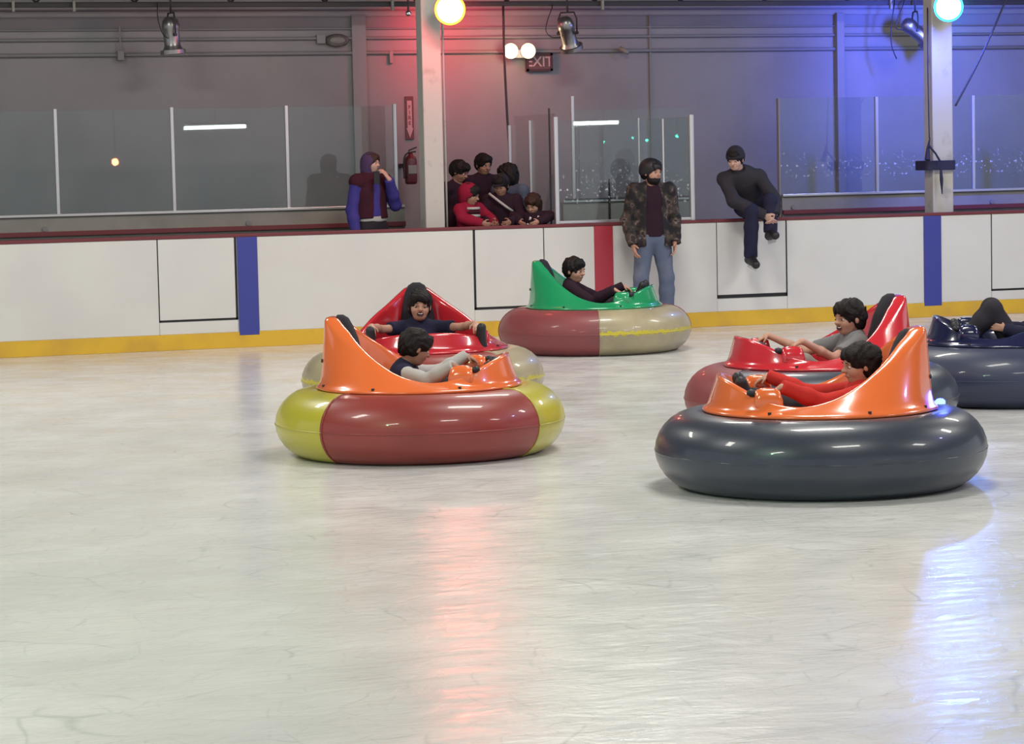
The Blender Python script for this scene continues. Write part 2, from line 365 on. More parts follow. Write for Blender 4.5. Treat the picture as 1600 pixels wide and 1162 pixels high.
# hall truss and pipes along the top
tr = empty('roof_truss', (4, BY + VB - 0.5, 3.685), label='dark steel roof truss and pipes running above the back wall', cat='truss')
y0 = 0.0
MB().box((-7, y0 - 0.05, 0.0), (18, y0 + 0.05, 0.055)).build('bottom_chord', M['dark'], tr)
MB().box((-7, y0 - 0.05, 0.62), (18, y0 + 0.05, 0.68)).build('top_chord', M['dark'], tr)
tb = MB(); n = 46
for i in range(n):
    xa = -7 + 25 * i / n; xb = -7 + 25 * (i + 1) / n
    tb.tube([(xa, y0, 0.05 if i % 2 else 0.63), (xb, y0, 0.63 if i % 2 else 0.05)], 0.014, 6)
tb.build('truss_web', M['brown'], tr)
MB().tube([(-7, -0.16, 0.12), (18, -0.16, 0.12)], 0.035, 10).build('pipe', M['brown'], tr, smooth=True)
MB().tube([(-7, -0.22, 0.235), (18, -0.22, 0.235)], 0.025, 10).build('pipe', M['panel'], tr, smooth=True)
for px in (20, 115, 612, 940, 1390):
    x = at(px, 12, VB - 0.55).x - 4
    MB().box((x - 0.014, -0.10, -0.05), (x + 0.014, -0.06, 0.16)).build('bracket', M['panel'], tr)

# pillars
def pillar(px0, px1, ps, v, label, zt=6.6, zb=0.0):
    a = at_z(px0, 2.3, v).x; b = at_z(px1, 2.3, v).x
    o = MB().box((a, BY + v, zb), (b, BY + v + 0.22, zt)).build('pillar', M['pillar'], bevel=0.012)
    return tag(o, label, 'pillar')
pillar(662, 692, 697, 0.22, 'cream painted steel pillar under the red lamp', zb=BF)
pillar(1457, 1489, 1495, 0.22, 'cream pillar with a strap round it under the blue lamp', zb=BF)
x = at_z(697, 2.3, 0.25).x
tag(MB().tube([(x, BY + 0.30, BF), (x, BY + 0.30, 6.5)], 0.012, 8).build('conduit', M['pillar'], smooth=True), 'thin cream conduit running up the red lamp pillar', 'pipe')

# second low wall behind the walkway, with aluminium sill, posts and glass sheets
def low_wall(px0, px1, label, zt=1.40):
    a = at_z(px0, 1.4, V2).x if px0 is not None else XL; b = at_z(px1, 1.4, V2).x if px1 is not None else XR
    t = empty('low_wall', (a, BY + V2, BF), label=label, cat='low wall', group='beige low walls under the glass')
    MB().box((0, 0, 0), (b - a, 0.10, zt - BF)).build('wall_panel', M['panel'], t, bevel=0.003)
    MB().box((0, -0.03, zt - BF), (b - a, 0.13, zt - BF + 0.028)).build('sill', M['alu'], t, bevel=0.003)
    if px0 != 880:
        MB().box((0, -0.045, 0.95), (b - a, -0.001, 1.0)).build('maroon_rail', M['cap'], t, bevel=0.003)
    return a, b
la = low_wall(None, 632, 'long beige low wall with aluminium sill behind person in blue hoodie')
lm = low_wall(880, 1078, 'beige low wall seen through the glass behind the camouflage jacket')
lr = low_wall(1222, None, 'beige low wall with maroon rail behind the strapped pillar')
for px, lb in ((70, 'left part of the low wall'), (388, 'low wall right of the blue stripe'), (1550, 'low wall right of the strapped pillar'), (1240, 'low wall left of the strapped pillar')):
    p = at_z(px, 1.29, V2 - 0.01)
    tag(MB().tube([(p.x, BY + V2 - 0.02, 1.27), (p.x, BY + V2 + 0.0, 1.27)], 0.028, 14).build('cable_port', M['pipe']), 'small round grey port in the ' + lb, 'port')
GT = 2.56
def post(px, v, z0, z1, r, label, group='aluminium glass posts', m=None, zt=None):
    p = at_z(px, 2.2, v)
    o = MB().loft([superloop(0, 0, zz, r, r * 1.3, 12, 0.35) for zz in (0, z1 - z0)]).build('glass_post', m or M['alu'], loc=(p.x, BY + v + 0.03, z0))
    return tag(o, label, 'post', group)
def pane(xa, ya, xb, yb, z0, z1, label, m='glass'):
    dx, dy = xb - xa, yb - ya; L_ = math.hypot(dx, dy); nx, ny = -dy / L_ * 0.005, dx / L_ * 0.005
    v = []
    for z in (0, z1 - z0):
        v += [(nx, ny, z), (dx + nx, dy + ny, z), (dx - nx, dy - ny, z), (-nx, -ny, z)]
    o = link('glass_sheet', v, [(0, 1, 2, 3), (4, 5, 6, 7), (0, 1, 5, 4), (1, 2, 6, 5), (2, 3, 7, 6), (3, 0, 4, 7)], M[m], loc=(xa, ya, z0))
    return tag(o, label, 'glass panel', 'clear glass sheets above the low walls')
S = 1.43
for px, lb in ((-95, 'glass post beyond the left edge'), (88, 'glass post above left end of rink boards, greenish yellow tint'), (270, 'glass post between the red reflection and the white tube reflection'),
               (449, 'glass post right of the white tube reflection on left'), (618, 'glass post beside the fire extinguisher'),
               (896, 'tall glass post at the end of the white reflection in middle'), (1371, 'glass post left of the strapped pillar'), (1522, 'glass post right of the strapped pillar')):
    post(px, V2, S, GT if px != 896 else 2.62, 0.019, lb)
gx = lambda px: at_z(px, 2.2, V2).x
xs = [gx(-95), gx(88), gx(270), gx(449), gx(618)]
nm = ['left glass sheet cut by the photo edge', 'glass sheet with the red lamp reflected in it', 'glass sheet with the long white tube reflected in it', 'glass sheet behind person in blue hoodie']
for a, b, lb in zip(xs[:-1], xs[1:], nm): pane(a + 0.02, BY + V2 + 0.03, b - 0.02, BY + V2 + 0.03, S, GT - 0.02, lb, 'glass_clean')
pane(XL, BY + V2 + 0.03, xs[0] - 0.02, BY + V2 + 0.03, S, GT - 0.02, 'glass sheet past the left edge of view')
pane(gx(896) + 0.02, BY + V2 + 0.03, gx(1078), BY + V2 + 0.03, S, GT - 0.1, 'glass sheet on the middle low wall behind the camouflage jacket')
xs = [gx(1219), gx(1371), gx(1522)]
pane(xs[0], BY + V2 + 0.03, xs[1] - 0.02, BY + V2 + 0.03, S, GT, 'glass sheet right of the seated person in black beanie')
pane(xs[1] + 0.02, BY + V2 + 0.03, xs[2] - 0.02, BY + V2 + 0.03, S, GT, 'glass sheet directly behind the strapped pillar')
pane(xs[2] + 0.02, BY + V2 + 0.03, XR, BY + V2 + 0.03, S, GT, 'glass sheet at right edge with half a white tube reflected')
tag(MB().box((xs[0] - 0.02, BY + V2, BF), (xs[0], BY + V2 + 0.06, GT)).build('glass_edge_frame', M['wall_band']), 'thin grey upright frame edging the right glass run', 'frame')
# glass shield of the players box, on top of the boards
xa, xb, xm = at_z(868, 1.8, 0.08).x, at_z(1082, 1.8, 0.08).x, at_z(1036, 1.8, 0.08).x
post(869, 0.05, BH + 0.035, 2.36, 0.024, 'thick glass post on the boards right of the children', 'players box posts')
post(1081, 0.05, BH + 0.035, 2.36, 0.026, 'thick glass post on the boards right of the camouflage jacket', 'players box posts')
post(1037, 0.05, 1.55, 2.32, 0.010, 'slim glass post just right of the camouflage jacket head', 'players box posts')
post(999, 0.5, BF, 2.34, 0.010, 'slim glass post just left of the camouflage jacket head', 'players box posts')
tag(MB().box((xa, BY + 0.055, BH + 0.036), (xb, BY + 0.105, BH + 0.066)).build('glass_channel', M['alu'], bevel=0.003), 'aluminium channel holding the box glass on the boards', 'channel')
pane(xa + 0.035, BY + 0.08, xb - 0.035, BY + 0.08, BH + 0.07, 2.32, 'large glass shield behind the camouflage jacket with white reflection')
pane(xa + 0.03, BY + 0.16, xa + 0.03, BY + 1.58, BF, 2.40, 'side glass of the players box beside the children')
pane(xb, BY + 0.16, xb, BY + 1.45, BF, 2.34, 'side glass of the players box between the two grown skaters')
post(829, 0.95, BF, 2.34, 0.014, 'slim upright post in the side glass behind the smallest child', 'players box posts')
post(797, 1.66, BF, 2.30, 0.016, 'post where the long black cable comes down behind children', 'players box posts')
post(860, 0.22, BF, 2.46, 0.008, 'thin dark rod standing left of the thick post', 'players box posts', M['dark'])
p = at(953, 350, V2 - 0.12)
st = MB().tube([(0, 0, BF - p.z), (0, 0, 0), (0.0, 0, 0.52)], [0.016, 0.016, 0.010], 8).box((-0.03, -0.02, -0.02), (0.03, 0.02, 0.02))
tag(st.build('black_stick', M['black'], loc=(p.x, BY + V2 - 0.12, p.z)), 'black upright stick behind glass left of camouflage jacket', 'stick')
tag(MB().box((gx(880), BY + V2 - 0.05, S + 0.0), (gx(1078), BY + V2 - 0.02, S + 0.012)).build('dark_rail', M['dark']), 'thin dark rail crossing the black stick behind glass', 'rail')
#@@ENDROOM

# ------------------------------------------------------------------ lamps and wall fittings
def par_can(p, tilt, turn, label, m, sc_=1.0, hang=0.35, yoke=True):
    """theatre can: rear dome, barrel, flared gel frame, yoke and clamp; local -z is where it points"""
    t = empty('stage_lamp', p, turn, label, 'stage lamp', 'silver stage lamp cans')
    prof = [(-0.0, 0.20), (0.05, 0.195), (0.085, 0.16), (0.098, 0.11), (0.098, 0.07), (0.090, 0.05), (0.088, -0.10), (0.095, -0.13), (0.12, -0.17), (0.125, -0.20), (0.11, -0.20), (0.08, -0.13), (0.0, -0.10)]
    ct, st_ = math.cos(tilt), math.sin(tilt)
    rot = lambda x, y, z: (x * ct + z * st_, y, -x * st_ + z * ct)
    n = 28; rings = [[rot(max(r, 1e-4) * math.cos(2 * math.pi * j / n), max(r, 1e-4) * math.sin(2 * math.pi * j / n), z) for j in range(n)] for r, z in prof]
    MB().loft([[Vector(q) * sc_ for q in r_] for r_ in rings], cap=False).build('barrel', m, t, smooth=True)
    fr = [[Vector(rot(r * math.cos(2 * math.pi * j / n), r * math.sin(2 * math.pi * j / n), z)) * sc_ for j in range(n)] for r, z in ((0.118, -0.155), (0.138, -0.16), (0.138, -0.205), (0.118, -0.21))]
    MB().loft(fr + [fr[0]], cap=False).build('gel_frame', M['steel'], t)
    if yoke:
        yk = [rot(0.0, -0.12, 0.02), rot(0, -0.125, 0.10)]
        pts = [Vector((0, -0.125, 0)), Vector((0, -0.125, 0.16)), Vector((0, -0.09, 0.24)), Vector((0, 0.09, 0.24)), Vector((0, 0.125, 0.16)), Vector((0, 0.125, 0))]
        MB().tube([q * sc_ for q in pts], 0.010, 8).build('yoke', M['dark'], t, smooth=True)
        MB().tube([(0, 0, 0.24 * sc_), (0, 0, 0.24 * sc_ + hang)], 0.012, 8).build('hanger', M['dark'], t, smooth=True)
        for s_ in (-1, 1):
            MB().tube([(0, s_ * 0.10 * sc_, 0), (0, s_ * 0.14 * sc_, 0)], 0.018, 10).build('knob', M['dark'], t)
    return t
V_L = 1.9
par_can(at(268, 55, V_L), R(-4), 0.15, 'stage lamp hanging upright above the left glass run', M['steel'], 1.02)
par_can(at(887, 52, V_L), R(-25), R(40), 'stage lamp hanging above the exit sign', M['steel'], 1.0)
par_can(at(1430, 48, V_L), R(-52), R(-10), 'tilted stage lamp beside the blue lamp', M['steel'], 0.95)
def cable(pts, r, label, m=None, name='cable', cat='cable'):
    P = [Vector(q) for q in catmull(pts, 24)]
    return tag(MB().tube(P, r, 8).build(name, m or M['black'], smooth=True), label, cat)
cable([at(246, 4, 2.1), at(246, 12, V_L - .1), at(247, 30, V_L - .1), at(254, 52, V_L - .1), at(263, 60, V_L - .1)], 0.006, 'black cable looping down to the left stage lamp')
cable([at(863, 6, 2.1), at(862, 14, V_L), at(856, 30, V_L), at(853, 48, V_L), at(862, 58, V_L), at(876, 58, V_L)], 0.006, 'black cable looping beside the stage lamp above exit sign')
cable([at(1398, -3, 2.1), at(1397, 8, V_L), at(1393, 40, V_L), at(1393, 70, V_L), at(1401, 92, V_L)], 0.007, 'black cable hanging loose left of the tilted stage lamp')
cable([at(1413, -3, 2.1), at(1411, 8, V_L), at(1402, 30, V_L), at(1400, 44, V_L), at(1412, 47, V_L)], 0.006, 'black cable feeding the tilted stage lamp')
cable([at(786, 8, 2.1), at(786.5, 25, 1.9), at(788, 90, 1.9), at(793, 190, 1.8), at(797, 250, 1.75)], 0.014, 'long dark cable hanging from the truss behind the children', M['dark'])
cable([at(1580, -20, 0.4), at(1536, 82, 0.3), at(1493, 165, 0.2)], 0.012, 'dark guy wire slanting down to the strapped pillar', M['dark'], 'guy_wire', 'wire')
p = at(1512, 128, 0.25)
# lit lamps: coloured floods on the pillars
def flood(px, py, v, label, core, rim, power, col, rad=0.165):
    p = at(px, py, v); d = (Vector((CAM.x, CAM.y, 1.2)) - p).normalized()
    t = empty('flood_lamp', p, 0, label, 'stage lamp')
    q = d.to_track_quat('Z', 'Y').to_matrix()
    n = 36
    ring = lambda r, z: [q @ Vector((r * math.cos(2 * math.pi * j / n), r * math.sin(2 * math.pi * j / n), z)) for j in range(n)]
    MB().loft([ring(0.03, -0.26), ring(0.09, -0.25), ring(rad * 0.8, -0.16), ring(rad * 1.04, -0.02), ring(rad * 1.04, 0.012), ring(rad, 0.012), ring(rad, -0.005)], cap=False).build('housing', M['dark'], t, smooth=True)
    me = MB(); rings = [ring(rad * k, 0.0) for k in (0.001, 0.35, 0.70, 0.85, 1.0)]
    me.loft(rings[:4], 0, cap=False); me.loft(rings[3:], 1, cap=False)
    me.build('lens', [core, rim], t, smooth=True)
    MB().tube([(0, 0.05, 0.1), (0, 0.05, 0.9)], 0.012, 8).build('hanger', M['dark'], t)
    l = point(t.name + '_light', p + d * 0.22, power, col, 0.12)
    return t
flood(703, 15, -0.15, 'red flood lamp glowing in front of the left pillar', emission('red_lamp_core', (1.0, 0.40, 0.22), 18), emission('red_lamp_rim', (1.0, 0.22, 0.02), 9), 42, (1.0, 0.07, 0.07))
flood(1482, 11, -0.15, 'cyan blue flood lamp glowing in front of the strapped pillar', emission('blue_lamp_core', (0.25, 0.85, 1.0), 45), emission('blue_lamp_rim', (0.02, 0.75, 1.0), 7), 125, (0.14, 0.20, 1.0))
# unseen spots added to stand in for the floods' spill on the wall
pr = at(703, 25, 1.7); spot('red_spill', pr, at(712, 90, VB), 95, (1.0, 0.05, 0.08), 150, 1.0)
pb = at(1480, 30, 0.3); spot('blue_spill', pb, at(1430, 170, VB), 1750, (0.07, 0.12, 1.0), 155, 1.0)
spot('cyan_spill', at(1497, 8, 2.0), at(1502, 30, VB), 9, (0.0, 0.75, 1.0), 150, 1.0)
# emergency light with two heads, and the exit sign under it
em = empty('emergency_light', at(809, 84, VB - 0.10), label='twin headed emergency light shining warm white above exit sign', cat='emergency light')
MB().box((-0.10, 0.0, -0.05), (0.10, 0.09, 0.05)).build('battery_box', M['white'], em, bevel=0.01)
wm = emission('warm_lamp', (1.0, 0.75, 0.34), 5)
for s_ in (-1, 1):
    MB().loft([[(s_ * 0.108 + r * math.cos(2 * math.pi * j / 20), y, 0.03 + r * math.sin(2 * math.pi * j / 20)) for j in range(20)] for r, y in ((0.03, 0.02), (0.085, -0.02), (0.092, -0.07))], cap=False).build('lamp_head', M['white'], em, smooth=True)
    MB().loft([[(s_ * 0.108 + r * math.cos(2 * math.pi * j / 20), y, 0.03 + r * math.sin(2 * math.pi * j / 20)) for j in range(20)] for r, y in ((0.088, -0.062), (0.06, -0.085), (0.001, -0.092))], cap=False).build('lens', wm, em, smooth=True)
point('emergency_light_glow', at(809, 80, VB - 0.45), 6, (1.0, 0.75, 0.45), 0.08)
def text(body, size, m, parent, loc, rot=(R(90), 0, 0), ext=0.002, ax='CENTER', name='lettering'):
    cu = bpy.data.curves.new(name, 'FONT'); cu.body = body; cu.size = size; cu.extrude = ext; cu.align_x = ax; cu.align_y = 'CENTER'
    cu.offset = size * 0.012
    o = bpy.data.objects.new(name, cu); C.objects.link(o); cu.materials.append(m); o.parent = parent; o.location = loc; o.rotation_euler = rot
    me = bpy.data.meshes.new_from_object(o.evaluated_get(bpy.context.evaluated_depsgraph_get())); bpy.data.objects.remove(o)
    o = bpy.data.objects.new(name, me); C.objects.link(o); o.parent = parent; o.location = loc; o.rotation_euler = rot
    return o
ex = empty('exit_sign', at(843, 97, VB - 0.06), label='EXIT sign with red letters in a dark frame on back wall', cat='sign')
M['signred'] = mat('sign_red', (0.16, 0.02, 0.025), 0.5); M['signpale'] = mat('sign_pale', (0.42, 0.27, 0.28), 0.5); M['signface'] = mat('sign_face', (0.10, 0.045, 0.05), 0.5); M['signframe'] = mat('sign_frame', (0.05, 0.012, 0.016), 0.5)
MB().box((-0.165, 0, -0.105), (0.165, 0.05, 0.105)).build('sign_box', M['signface'], ex, bevel=0.006)
q = MB()
for a, b in (((-0.165, -0.008, 0.08), (0.165, 0, 0.105)), ((-0.165, -0.008, -0.105), (0.165, 0, -0.08)), ((-0.165, -0.008, -0.105), (-0.135, 0, 0.105)), ((0.135, -0.008, -0.105), (0.165, 0, 0.105))): q.box(a, b)
q.build('sign_frame', M['signframe'], ex)
text('EXIT', 0.165, M['signpale'], ex, (0, -0.004, 0))
# fire extinguisher, its sign, oval lamp, camera
fe = empty('fire_extinguisher', at(642, 262, 2.15), label='red fire extinguisher hanging on the wall left of the pillar', cat='fire extinguisher')
M['extred'] = mat('extinguisher_red', (0.11, 0.012, 0.018), 0.4, coat=0.2)
n = 24; ring = lambda r, z: [(r * math.cos(2 * math.pi * j / n), r * math.sin(2 * math.pi * j / n), z) for j in range(n)]
MB().loft([ring(r, z) for r, z in ((0.05, -0.19), (0.068, -0.18), (0.072, -0.16), (0.072, 0.08), (0.062, 0.12), (0.03, 0.145), (0.022, 0.17))]).build('cylinder_body', M['extred'], fe, smooth=True)
MB().box((-0.05, -0.074, -0.07), (0.05, -0.060, 0.03)).build('label_plate', M['panel'], fe, bevel=0.004)
MB().tube([(-0.02, 0, 0.17), (-0.02, 0, 0.20), (0.07, -0.02, 0.235)], 0.009, 8).tube([(-0.01, 0, 0.175), (0.06, -0.02, 0.185)], 0.009, 8).build('handle', M['dark'], fe)
MB().tube([(Vector(q)) for q in catmull([(-0.02, -0.02, 0.18), (-0.08, -0.03, 0.13), (-0.095, -0.03, 0.0), (-0.085, -0.03, -0.12)], 14)], [0.010] * 12 + [0.014, 0.018], 8).build('hose', M['black'], fe, smooth=True)
MB().box((-0.02, 0.06, 0.0), (0.02, BY + VB - fe.location.y, 0.05)).build('wall_bracket', M['dark'], fe)
es = empty('extinguisher_sign', at(640, 184, VB - 0.02), label='tall narrow extinguisher sign with downward arrow above the fire extinguisher', cat='sign')
MB().box((-0.05, 0, -0.25), (0.05, 0.015, 0.25)).build('sign_plate', M['extred'], es)
MB().add([(-0.028, -0.004, 0.20), (0.028, -0.004, 0.20), (0.028, -0.004, -0.12), (0.042, -0.004, -0.12), (0, -0.004, -0.235), (-0.042, -0.004, -0.12), (-0.028, -0.004, -0.12),
          (-0.028, -0.0, 0.20), (0.028, -0.0, 0.20), (0.028, 0, -0.12), (0.042, 0, -0.12), (0, 0, -0.235), (-0.042, 0, -0.12), (-0.028, 0, -0.12)],
         [(0, 1, 2, 6), (3, 4, 5, 6, 2)] + [(i, (i + 1) % 7, (i + 1) % 7 + 7, i + 7) for i in range(7)]).build('arrow', M['signpale'], es)
text('F\nI\nR\nE', 0.062, M['signred'], es, (0, -0.006, 0.03), ext=0.001)
ol = empty('wall_lamp', at(527, 63, VB - 0.06), label='unlit oval bulkhead lamp on the left back wall', cat='lamp')
def oval(rx, rz, y): return [(rx * math.cos(2 * math.pi * j / 28), y, rz * math.sin(2 * math.pi * j / 28)) for j in range(28)]
MB().loft([oval(0.14, 0.075, 0.055), oval(0.14, 0.075, 0.0), oval(0.125, 0.062, -0.02), oval(0.09, 0.045, -0.02)], cap=False).build('rim', M['brown'], ol, smooth=True)
MB().loft([oval(0.095, 0.045, -0.01), oval(0.07, 0.034, -0.03), oval(0.001, 0.001, -0.035)], cap=False).build('lens', M['panel'], ol, smooth=True)
cc = empty('security_camera', at(973, 79, VB - 0.10), label='small wall camera on conduit right of exit sign', cat='camera')
MB().tube([(0, 0.1, 0.02), (0, 0, 0.02)], 0.02, 10).build('mount', M['wall_band'], cc); MB().tube([(-0.04, 0.0, 0.03), (0.05, -0.06, -0.03)], 0.028, 12).build('housing', M['panel'], cc, smooth=True)
bl = empty('truss_beacon', at(638, 21, V_L), label='small round fitting hanging from truss left of red lamp', cat='fitting')
MB().loft([[(0.035 * math.sin(a) * math.cos(2 * math.pi * j / 14), 0.035 * math.sin(a) * math.sin(2 * math.pi * j / 14), 0.035 * math.cos(a)) for j in range(14)] for a in (0.05, 0.6, 1.2, 1.9, 2.5, 3.09)]).build('globe', M['chrome'], bl, smooth=True)
MB().tube([(0, 0, 0.03), (0, 0, 0.25)], 0.012, 8).build('stem', M['dark'], bl)
# strap round the right pillar
sp_ = at(1470, 258, 0.2); a = at_z(1447, 1.8, 0.2).x; b = at_z(1492, 1.8, 0.2).x
stp = empty('pillar_strap', (sp_.x, BY + 0.33, sp_.z), label='black strap wrapped round the right pillar with a dangling end', cat='strap')
hw = (b - a) / 2 + 0.005; M['strap'] = mat('strap_navy', (0.02, 0.02, 0.06), 0.8)
rg = lambda z, k=0.0: superloop((a + b) / 2 - sp_.x, 0, z, hw + k, 0.16 + k, 28, 0.3)
MB().loft([rg(-0.055), rg(-0.05, 0.006), rg(0.05, 0.006), rg(0.055), rg(0.05, -0.012), rg(-0.05, -0.012), rg(-0.055)], cap=False).build('band', M['strap'], stp)
o = Vector(stp.location)
MB().tube([at(1449, 250, 0.12) - o, at(1450, 232, 0.15) - o, at(1453, 215, 0.15) - o], [0.035, 0.02, 0.006], 8).tube([at(1452, 228, 0.12) - o, at(1462, 240, 0.12) - o, at(1469, 252, 0.12) - o], 0.012, 8).build('buckle_loop', M['strap'], stp)
MB().tube([at(1470, 262, 0.13) - o, at(1471, 280, 0.13) - o, at(1472, 303, 0.13) - o], [0.012, 0.022, 0.006], 8).build('tail', M['strap'], stp)
cable([at(1452, 216, .15), at(1450, 120, .2), at(1449, 12, .3)], 0.007, 'thin dark cord running up the left side of the strapped pillar', M['strap'])
# fittings on the camera's side of the hall whose mirror images show in the glass
def behind(px, py, v, yf):
    d = ray(px, py); t = (2 * (BY + v) - yf) / d.y; q = CAM + d * t
    return Vector((q.x, yf, q.z))
tubem = emission('tube_light', (0.93, 1.0, 0.97), 26)
for (p0, p1, v, lb) in (((288, 200), (384, 197), V2 + 0.025, 'white tube luminaire in the lobby, mirrored in the left glass'), ((897, 193), (966, 191), 0.075, 'white tube luminaire in the lobby, mirrored in the middle glass'),
                        ((1545, 145), (1650, 142), V2 + 0.025, 'white tube luminaire in the lobby, mirrored in the right glass')):
    a_, b_ = behind(*p0, v, -2.5), behind(*p1, v, -2.5); mid = (a_ + b_) / 2
    t = empty('tube_luminaire', mid, label=lb, cat='ceiling light', group='lobby tube luminaires')
    MB().tube([a_ - mid, b_ - mid], 0.042, 12).build('tube', tubem, t, smooth=True)
    MB().box((-(b_ - a_).length / 2 - 0.03, -0.06, 0.05), ((b_ - a_).length / 2 + 0.03, 0.06, 0.1)).build('tray', M['white'], t)
    MB().tube([(0, 0, 0.1), (0, 0, 6.55 - mid.z)], 0.01, 6).build('hanger', M['dark'], t)
for (px, py, v, col, st_, r, lb) in ((180, 253, V2 + 0.025, (1.0, 0.22, 0.08), 120, 0.075, 'red lamp on the lobby side, mirrored in the left glass'), (1011, 219, 0.075, (0.05, 0.9, 0.6), 45, 0.03, 'first green indicator lamp mirrored in the middle glass'),
                                  (1058, 213, 0.075, (0.05, 0.9, 0.6), 45, 0.03, 'second green indicator lamp mirrored in the middle glass')):
    p = behind(px, py, v, -2.5); t = empty('indicator_lamp', p, label=lb, cat='lamp')
    MB().loft([[(r * math.sin(a) * math.cos(2 * math.pi * j / 16), r * math.sin(a) * math.sin(2 * math.pi * j / 16), r * math.cos(a)) for j in range(16)] for a in (0.05, 0.6, 1.2, 1.9, 2.5, 3.09)]).build('globe', emission('indicator', col, st_), t, smooth=True)
    MB().tube([(0, 0, r), (0, 0, 6.55 - p.z)], 0.008, 6).build('cord', M['dark'], t)

#@@CARS
# ------------------------------------------------------------------ bumper cars
RC, RT = 0.72, 0.23                         # ring radius and tube radius
def face_cam(p):                            # heading of the ray back to the camera, as an angle
    return math.atan2(CAM.y - p.y, CAM.x - p.x)
def make_tube(parent, segs, mats, yaw):
    """segs = [(from, to, material index)] in degrees round the ring, 0 = the side the camera sees, clockwise to the right"""
    n, m = 144, 28; v = []; f = []; idx = []
    for i in range(n):
        t = 2 * math.pi * i / n
        for j in range(m):
            a = 2 * math.pi * j / m; ca, sa = math.cos(a), math.sin(a)
            z = RT * sa * 0.98; z = max(z, -RT * 0.93)
            r = RC + RT * ca * (1.0 + 0.03 * (1 - abs(sa)))
            v.append((r * math.cos(t), r * math.sin(t), z + RT * 0.93))
    for i in range(n):
        ang = math.degrees(2 * math.pi * (i + 0.5) / n)
        mi = 0
        for a0, a1, k in segs:
            if (ang - a0) % 360 < (a1 - a0): mi = k
        for j in range(m):
            f.append((i * m + j, ((i + 1) % n) * m + j, ((i + 1) % n) * m + (j + 1) % m, i * m + (j + 1) % m)); idx.append(mi)
    o = link('inflatable_tube', v, f, mats, parent, True, idx=idx); o.rotation_euler = (0, 0, yaw)
    # welded seams: equator rib and a rib at each colour change
    q = MB(); rr = RC + RT * 1.03
    for a0, a1, k_ in segs:
        q.tube([(rr * math.cos(R(a0 + (a1 - a0) * k / 36)), rr * math.sin(R(a0 + (a1 - a0) * k / 36)), RT * 0.93) for k in range(37)], 0.0045, 6, k_, cap=False)
    for a0, a1, k in segs:
        t = R(a0); pts = []
        for j in range(-8, 25):
            a = math.pi * j / 16.0
            r = RC + (RT + 0.001) * math.cos(a) * (1.0 + 0.03 * (1 - abs(math.sin(a)))); z = max(RT * math.sin(a) * 0.98, -RT * 0.92)
            pts.append((r * math.cos(t), r * math.sin(t), z + RT * 0.93))
        q.tube(pts, 0.006, 6, k, cap=False)
    s = q.build('seam', mats, o, smooth=True)
    return o
CREST = [(-0.615, 0.0, 0.435), (-0.605, 0.08, 0.43), (-0.565, 0.14, 0.39), (-0.46, 0.245, 0.305), (-0.31, 0.385, 0.205), (-0.10, 0.505, 0.085), (0.12, 0.55, 0.03),
         (0.33, 0.51, 0.055), (0.475, 0.38, 0.125), (0.570, 0.20, 0.170), (0.590, 0.0, 0.175)]
INNER = [(-0.37, 0.0, 0.17), (-0.37, 0.07, 0.17), (-0.36, 0.13, 0.17), (-0.31, 0.25, 0.17), (-0.20, 0.35, 0.17), (-0.02, 0.39, 0.17), (0.14, 0.37, 0.19),
         (0.26, 0.31, 0.26), (0.31, 0.22, 0.32), (0.31, 0.12, 0.34), (0.30, 0.0, 0.35)]
RIMA = [180, 172, 163, 142, 120, 95, 73, 52, 34, 17, 0]
def mirror(c): return c + [(x, -y, z) for x, y, z in c[-2:0:-1]]
